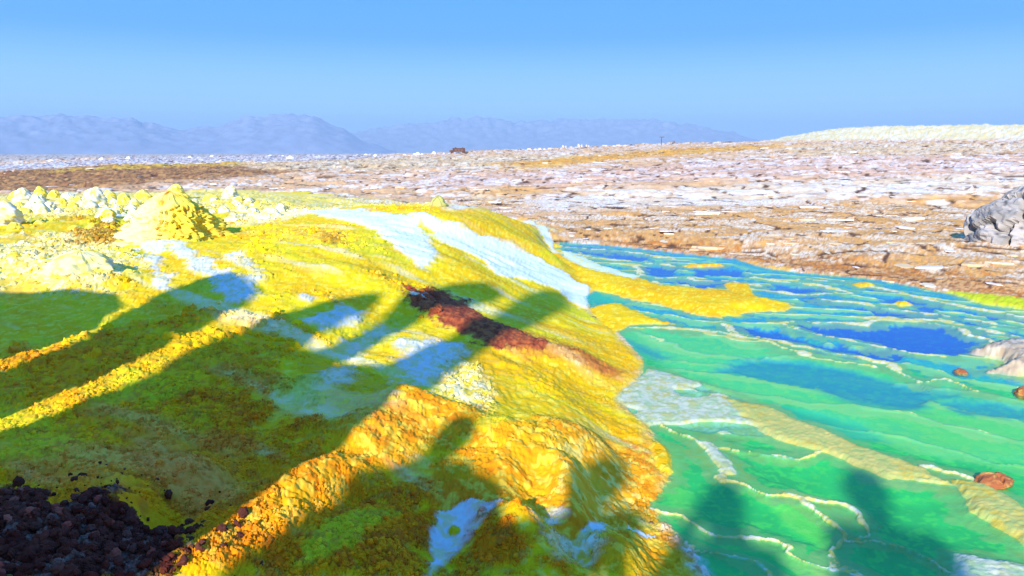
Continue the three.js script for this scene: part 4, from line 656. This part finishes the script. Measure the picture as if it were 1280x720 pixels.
// ---- far things on the brink of the plain
const bear = (px, r) => { const a = Math.atan2((px - 640) / 914, Math.cos(PITCH) + (0) * Math.sin(PITCH)); return [Math.sin(a) * r, -Math.cos(a) * r, -a]; };
const boxg = (w, h, d, x = 0, y = 0, z = 0) => new THREE.BoxGeometry(w, h, d).translate(x, y + h / 2, z);
{
  const rust = new THREE.MeshStandardMaterial({ color: new THREE.Color().setRGB(.09, .045, .035), roughness: .9 }), rust2 = new THREE.MeshStandardMaterial({ color: new THREE.Color().setRGB(.16, .08, .06), roughness: .9 });
  const o = put(new THREE.Group(), 'machine_wreck', 'dark rusty machine wreck standing alone on the skyline', 'wreck'), [x, z, t] = bear(575, 150); o.position.set(x, groundH(x, z) - .05, z); o.rotation.y = t;
  part(o, 'body', mergeGeometries([boxg(2.5, .75, 1.5, .15, .35), boxg(.3, .12, 1.3, -.5, 1.1), boxg(.25, .1, 1.3, .9, 1.1)]), rust); part(o, 'hood', boxg(.6, .45, 1.3, -1.45, .25), rust2); part(o, 'tailboard', boxg(.8, .16, 1.3, 1.75, .25), rust);
  for (const [wx, wz] of [[-1.2, .6], [-1.2, -.6], [1.1, .6], [1.1, -.6]]) part(o, 'wheel', new THREE.CylinderGeometry(.32, .32, .25, 18).rotateX(Math.PI / 2).translate(wx, .32, wz), rust);
  for (const wx of [-.45, .15, .75]) part(o, 'panel', boxg(.42, .4, .04, wx, .5, .77), rust2);
  const pale = new THREE.MeshStandardMaterial({ color: new THREE.Color().setRGB(.50, .46, .44), roughness: .95 });
  [[664, 2.2, .9], [676, 1.6, .8], [690, 2.6, .5], [703, 1.0, 1.0], [714, 1.8, .7], [722, 1.1, 1.1], [731, .8, 1.0], [757, 3.2, .8], [772, 2.4, .7]].forEach(([px, w, h], i) => {
    const [x, z, t] = bear(px, 168), g = new THREE.Group(); h *= .7; put(g, 'ruined_wall', 'small pale ruined block wall in the row along the skyline', 'wall', 'ruined walls along the skyline'); g.position.set(x, groundH(x, z) - .1, z); g.rotation.y = t;
    part(g, 'masonry', mergeGeometries([boxg(w, h * .6, .5), boxg(w * .35, h * .42, .5, -w * .3, h * .6), boxg(w * .2, h * .3, .45, w * .35, h * .6)]), pale); part(g, 'doorway', boxg(w * .16, h * .5, .04, w * .08, 0, .28), rust2);
  });
  const p = put(new THREE.Group(), 'post_frame', 'thin dark post with a crossbar on the skyline beside the ruins', 'post'), [px, pz, pt] = bear(820, 170); p.position.set(px, groundH(px, pz) - .05, pz); p.rotation.y = pt;
  part(p, 'post', new THREE.CylinderGeometry(.06, .07, 1.7, 8).translate(0, .85, 0), rust); part(p, 'crossbar', boxg(1.1, .12, .12, .1, 1.65), rust);
  [[835, .35, .75, 'dark upright stone on the skyline next to the post', 3], [880, 1.2, .4, 'long low dark rubble heap on the skyline', 4], [902, 1.8, .45, 'longer low dark rubble heap on the skyline below the white hill', 5]].forEach(([px, r, h, label, s]) => { const [x, z] = bear(px, 172), m = put(new THREE.Mesh(paint(lump(r, h, { seedv: s, ns: 30, nr: 16, rough: .4 }), () => [.16, .12, .12]), rockMat), 'rubble_heap', label, 'rubble'); m.position.set(x, groundH(x, z) - .05, z); });
  for (let i = 0; i < 26; i++) { // pale rocks
    const px = i < 9 ? rr(505, 562) : rr(0, 500), [x, z] = bear(px, i < 9 ? rr(140, 160) : rr(130, 175)), r = rr(.25, .75), m = put(new THREE.Mesh(paint(lump(r, r * rr(.7, 1.3), { seedv: 200 + i, ns: 26, nr: 14, rough: .5 }), (a, b, c) => lerp3([.80, .77, .76], [.50, .46, .46], sm(.1, .4, N3(a * 2, b * 2, c * 2)))), rockMat), 'skyline_rock', 'pale salt rock in the broken line of rocks along the skyline', 'rock', 'salt rocks along the skyline');
    m.position.set(x, groundH(x, z) - .1, z);
  }
}
// ---- mountains
function range(name, label, dist, deep, prof, color, seedv) {
  const N = 420, M = 60, P = [], idx = [], C = [];
  const a0 = prof[0][0], a1 = prof[prof.length - 1][0];
  for (let j = 0; j <= M; j++) for (let i = 0; i <= N; i++) {
    const px = mix(a0, a1, i / N); let k = 0; while (k < prof.length - 2 && px > prof[k + 1][0]) k++;
    const H = mix(prof[k][1], prof[k + 1][1], sm(0, 1, (px - prof[k][0]) / (prof[k + 1][0] - prof[k][0]))) / 914 * (dist + deep * .6);
    const t = j / M, r = dist + deep * t, [x, z] = bear(px, r), across = t < .6 ? Math.pow(t / .6, .8) : 1 - (t - .6) / .4;
    const e = 1 - Math.abs(f3(x / (deep * .12) + seedv, z / (deep * .12), 1, 4)) * 2.2, e2 = f3(x / (deep * .05), z / (deep * .05), seedv, 3);
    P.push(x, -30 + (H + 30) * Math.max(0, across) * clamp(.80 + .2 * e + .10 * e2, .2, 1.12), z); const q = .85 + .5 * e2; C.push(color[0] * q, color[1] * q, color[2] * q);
  }
  for (let j = 0; j < M; j++) for (let i = 0; i < N; i++) { const a = j * (N + 1) + i; idx.push(a, a + 1, a + N + 2, a, a + N + 2, a + N + 1); }
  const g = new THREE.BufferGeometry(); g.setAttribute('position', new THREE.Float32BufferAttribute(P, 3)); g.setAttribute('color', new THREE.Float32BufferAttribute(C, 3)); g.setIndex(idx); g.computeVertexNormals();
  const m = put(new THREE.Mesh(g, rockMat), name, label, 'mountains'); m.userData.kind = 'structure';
}
range('mountains', 'hazy blue violet mountain range beyond the left of the plain', 6500, 2500, [[-500, 30], [-200, 34], [0, 33], [60, 36], [100, 38], [180, 36], [205, 31], [240, 24], [280, 29], [330, 39], [370, 43], [400, 42], [430, 29], [470, 9], [500, 0]], [.32, .36, .52], 3);  // blue of the haze painted into the rock colour, on top of the fog
range('mountains', 'fainter mountain range fading into haze behind the ruins', 9600, 2200, [[380, 10], [440, 22], [520, 33], [590, 42], [650, 36], [720, 40], [800, 38], [850, 32], [900, 22], [950, 10], [1000, 0]], [.32, .36, .52], 9);  // same haze blue in its rock colour
// ---- out of the frame: added shadow casters shaped as salt rock, and visitors, whose shadows fall across the mound and the pool
const hx = -.2819, hz = .9594, TAN = .4731;   // level direction to the sun, slope of its rays
const stand = (u, q) => [hx * q + hz * u, hz * q - hx * u];
function shadowCaster(label, q, depth, pts, seedv) { // added shadow caster, outline drawn back from the wanted shade, in metres: across the sun's direction, height
  const sh = new THREE.Shape(pts.map(([u, h]) => new THREE.Vector2(u, h + (q - .6) * TAN)));
  const g0 = new THREE.ExtrudeGeometry(sh, { depth, steps: 5, bevelEnabled: true, bevelThickness: .12, bevelSize: .05, bevelOffset: -.05, bevelSegments: 3, curveSegments: 4 }).translate(0, 0, -depth / 2);
  const p = g0.attributes.position; for (let i = 0; i < p.count; i++) { const x = p.getX(i), y = p.getY(i), z = p.getZ(i); p.setXYZ(i, x + .05 * f3(x * 2.5 + seedv, y * 2.5, z * 2.5), y + .04 * f3(x * 2.5, y * 2.5 + seedv, z * 2.5), z * (1 + .25 * f3(x, y * 1.5, seedv)) + .08 * f3(x * 3, y * 3, z * 3 + seedv)); }
  g0.computeVertexNormals(); paint(g0, (x, y, z) => lerp3([.74, .62, .48], [.56, .36, .20], sm(-.2, .3, f3(x * 1.2, y * 5, z * 1.2) * 1.6)));
  const m = put(new THREE.Mesh(g0, rockMat), 'shadow_caster', label, 'rock pillar'), [x, z] = stand(0, q); m.position.set(x, 0, z); m.rotation.y = Math.atan2(hx, hz); return m;
}
shadowCaster('tall triple headed shadow caster added beside the visitors, coloured as layered salt', -.6, .55, [[-1.58, .2], [-1.64, 1.6], [-1.63, 2.1], [-1.68, 2.5], [-1.68, 3.0], [-1.64, 3.4], [-1.60, 3.75], [-1.70, 4.05], [-1.86, 4.26], [-2.0, 4.2], [-2.06, 3.98], [-2.0, 3.74], [-1.95, 3.35], [-1.98, 3.05], [-2.06, 2.6], [-2.1, 2.46], [-2.36, 2.44], [-2.4, 2.75], [-2.38, 3.1], [-2.34, 3.4], [-2.24, 3.68], [-2.18, 3.84], [-2.42, 3.97], [-2.6, 3.86], [-2.7, 3.76], [-2.68, 3.4], [-2.62, 3.16], [-2.6, 2.8], [-2.62, 2.58], [-2.76, 2.56], [-2.78, 3.12], [-2.84, 3.35], [-2.98, 3.36], [-3.1, 3.18], [-3.22, 3.0], [-3.22, 2.7], [-3.12, 2.4], [-3.3, .2]], 1);
shadowCaster('leaning shadow caster with a broad overhanging head, added out of view', -1.8, .5, [[-3.3, 1.2], [-3.42, 2.44], [-3.54, 2.7], [-3.62, 3.0], [-3.76, 3.2], [-4.05, 3.36], [-4.34, 3.46], [-4.5, 3.4], [-4.47, 3.25], [-4.26, 2.94], [-3.98, 2.6], [-3.96, 2.4], [-3.93, 2.2], [-3.9, 1.2]], 5);
shadowCaster('long flat topped shadow caster added out of view', -2.3, .5, [[-4.12, 1.2], [-4.1, 2.24], [-4.2, 2.54], [-4.47, 2.83], [-4.84, 3.0], [-5.3, 3.02], [-5.6, 2.92], [-6.0, 2.9], [-6.6, 2.8], [-6.7, 1.2]], 9);
shadowCaster('broad rounded shadow caster added behind the visitors', .95, .6, [[-.62, 0], [-.66, 1.2], [-.74, 1.62], [-.9, 1.8], [-1.1, 1.84], [-1.3, 1.86], [-1.42, 1.76], [-1.45, 1.2], [-1.5, 0]], 14);
function person(u, q, hgt, cloth, label, pose) {
  const s = hgt / 1.75, [x, z] = stand(u, q), up = pose === 'camera';
  const J = { hipL: [-.09, .92, 0], hipR: [.09, .92, 0], kneeL: [-.11, .5, -.02], kneeR: [.11, .5, -.01], ankL: [-.12, .08, .02], ankR: [.13, .08, .03], toeL: [-.14, .04, -.14], toeR: [.16, .04, -.13], pel: [0, .98, 0], chest: [0, 1.3, 0], neck: [0, 1.48, 0], head: [0, 1.62, -.01], crown: [0, 1.655, 0], chin: [0, 1.55, -.04], nose: [0, 1.61, -.115], shL: [-.18, 1.41, 0], shR: [.18, 1.41, 0] };
  J.elL = up ? [-.27, 1.2, -.14] : [-.25, 1.13, .03]; J.elR = up ? [.27, 1.2, -.14] : [.25, 1.13, .03]; J.haL = up ? [-.07, 1.5, -.26] : [-.27, .88, -.06]; J.haR = up ? [.07, 1.5, -.26] : [.27, .88, -.06];
  const bones = [['hipL', 'kneeL', .088, .058], ['hipR', 'kneeR', .088, .058], ['kneeL', 'ankL', .058, .042], ['kneeR', 'ankR', .058, .042], ['ankL', 'toeL', .045, .036], ['ankR', 'toeR', .045, .036], ['hipL', 'hipR', .105, .105], ['pel', 'chest', .125, .145], ['shL', 'shR', .085, .085], ['chest', 'neck', .12, .055], ['neck', 'head', .055, .07], ['head', 'crown', .095, .098], ['chin', 'head', .06, .08], ['nose', 'head', .014, .03], ['shL', 'elL', .06, .045], ['shR', 'elR', .06, .045], ['elL', 'haL', .043, .032], ['elR', 'haR', .043, .032]];
  for (const [h, sd] of [['haL', -1], ['haR', 1]]) for (let f = 0; f < 5; f++) { const b = J[h], d = up ? [-.02 * sd + .0, .03, -.012 + .0] : [0, -.05, -.01], o = [(f - 2) * .017 * (f ? 1 : 1.6), 0, 0], L = [.7, 1, 1.1, 1, .8][f]; J[h + f] = [b[0] + o[0] * (up ? .3 : 1), b[1] + (up ? (f - 2) * .016 : -.02), b[2] + (up ? -.01 : 0)]; J[h + f + 'e'] = [J[h + f][0] + d[0] * L * 1.6, J[h + f][1] + d[1] * L * 1.3, J[h + f][2] + d[2] * L]; bones.push([h + f, h + f + 'e', .013, .011]); }
  const n = 88, mc = new MarchingCubes(n, new THREE.MeshStandardMaterial(), false, false, 200000), bx = .46, by = .95, bz = .42, F = mc.field;
  const B = bones.map(([a, b, ra, rb]) => { const p = J[a], e = J[b], d = [e[0] - p[0], e[1] - p[1], e[2] - p[2]]; return [p, d, d[0] ** 2 + d[1] ** 2 + d[2] ** 2, ra, rb]; });
  for (let k = 0; k < n; k++) for (let j = 0; j < n; j++) for (let i = 0; i < n; i++) {
    const X = (i - n / 2) / (n / 2) * bx, Y = .9 + (j - n / 2) / (n / 2) * by, Z = (k - n / 2) / (n / 2) * bz; let v = 1e9;
    for (const [p, d, l, ra, rb] of B) { const wx = X - p[0], wy = Y - p[1], wz = Z - p[2], t = clamp((wx * d[0] + wy * d[1] + wz * d[2]) / l), q = Math.hypot(wx - d[0] * t, wy - d[1] * t, wz - d[2] * t) - mix(ra, rb, t), h = clamp(.5 + .5 * (q - v) / .03); v = v > 10 ? q : mix(q, v, h) - .03 * h * (1 - h); }
    F[k * n * n + j * n + i] = -v;
  }
  mc.isolation = 0; mc.update(); const cnt = mc.count, pa = new Float32Array(cnt * 3), na = new Float32Array(cnt * 3);
  for (let i = 0; i < cnt; i++) { pa[3 * i] = mc.positionArray[3 * i] * bx; pa[3 * i + 1] = mc.positionArray[3 * i + 1] * by + .9; pa[3 * i + 2] = mc.positionArray[3 * i + 2] * bz; na[3 * i] = mc.normalArray[3 * i]; na[3 * i + 1] = mc.normalArray[3 * i + 1]; na[3 * i + 2] = mc.normalArray[3 * i + 2]; }
  const g = new THREE.BufferGeometry(); g.setAttribute('position', new THREE.BufferAttribute(pa, 3)); g.computeVertexNormals();
  const o = put(new THREE.Group(), 'person', label, 'person');
  paint(g, (a, b, c) => b > 1.66 || (b > 1.55 && c > .03) ? [.03, .02, .015] : b > 1.475 || (up ? Math.abs(a) < .13 && c < -.2 : b < .9 && b > .72 && Math.abs(a) > .2) ? [.42, .24, .16] : b > .95 ? cloth[0] : b > .1 ? cloth[1] : [.05, .04, .035]);
  part(o, 'body', g, stone(.85));
  const brim = part(o, 'cap', new THREE.LatheGeometry([[0, .13], [.06, .125], [.095, .09], [.105, .02], [.122, .012], [.123, .004], [.1, .008]].map(([a, b]) => new THREE.Vector2(a, b)), 32).translate(0, 1.66, 0), new THREE.MeshStandardMaterial({ color: new THREE.Color().setRGB(...cloth[2]), roughness: .9, side: THREE.DoubleSide }));
  o.scale.setScalar(s); o.position.set(x, groundH(x, z) - .01, z); o.rotation.y = pose === 'camera' ? -.1 : rr(-.5, .3); return o;
}
person(.06, .42, 1.80, [[.10, .16, .30], [.22, .18, .13], [.60, .52, .38]], 'person in a dark blue shirt and straw coloured cap raising both hands to the face', 'camera');
person(.78, -.05, 1.82, [[.50, .48, .44], [.08, .09, .12], [.12, .11, .09]], 'person in a pale shirt and black cap beside the green water', 'stand');
person(-.53, .25, 1.70, [[.42, .08, .06], [.12, .13, .16], [.55, .5, .42]], 'person in a red shirt and cream cap on the mound', 'stand');
person(-1.24, .2, 1.68, [[.60, .50, .20], [.10, .10, .12], [.05, .06, .1]], 'person in a mustard shirt and navy cap next to the tall added shadow caster', 'stand');
renderer.render(scene, camera);
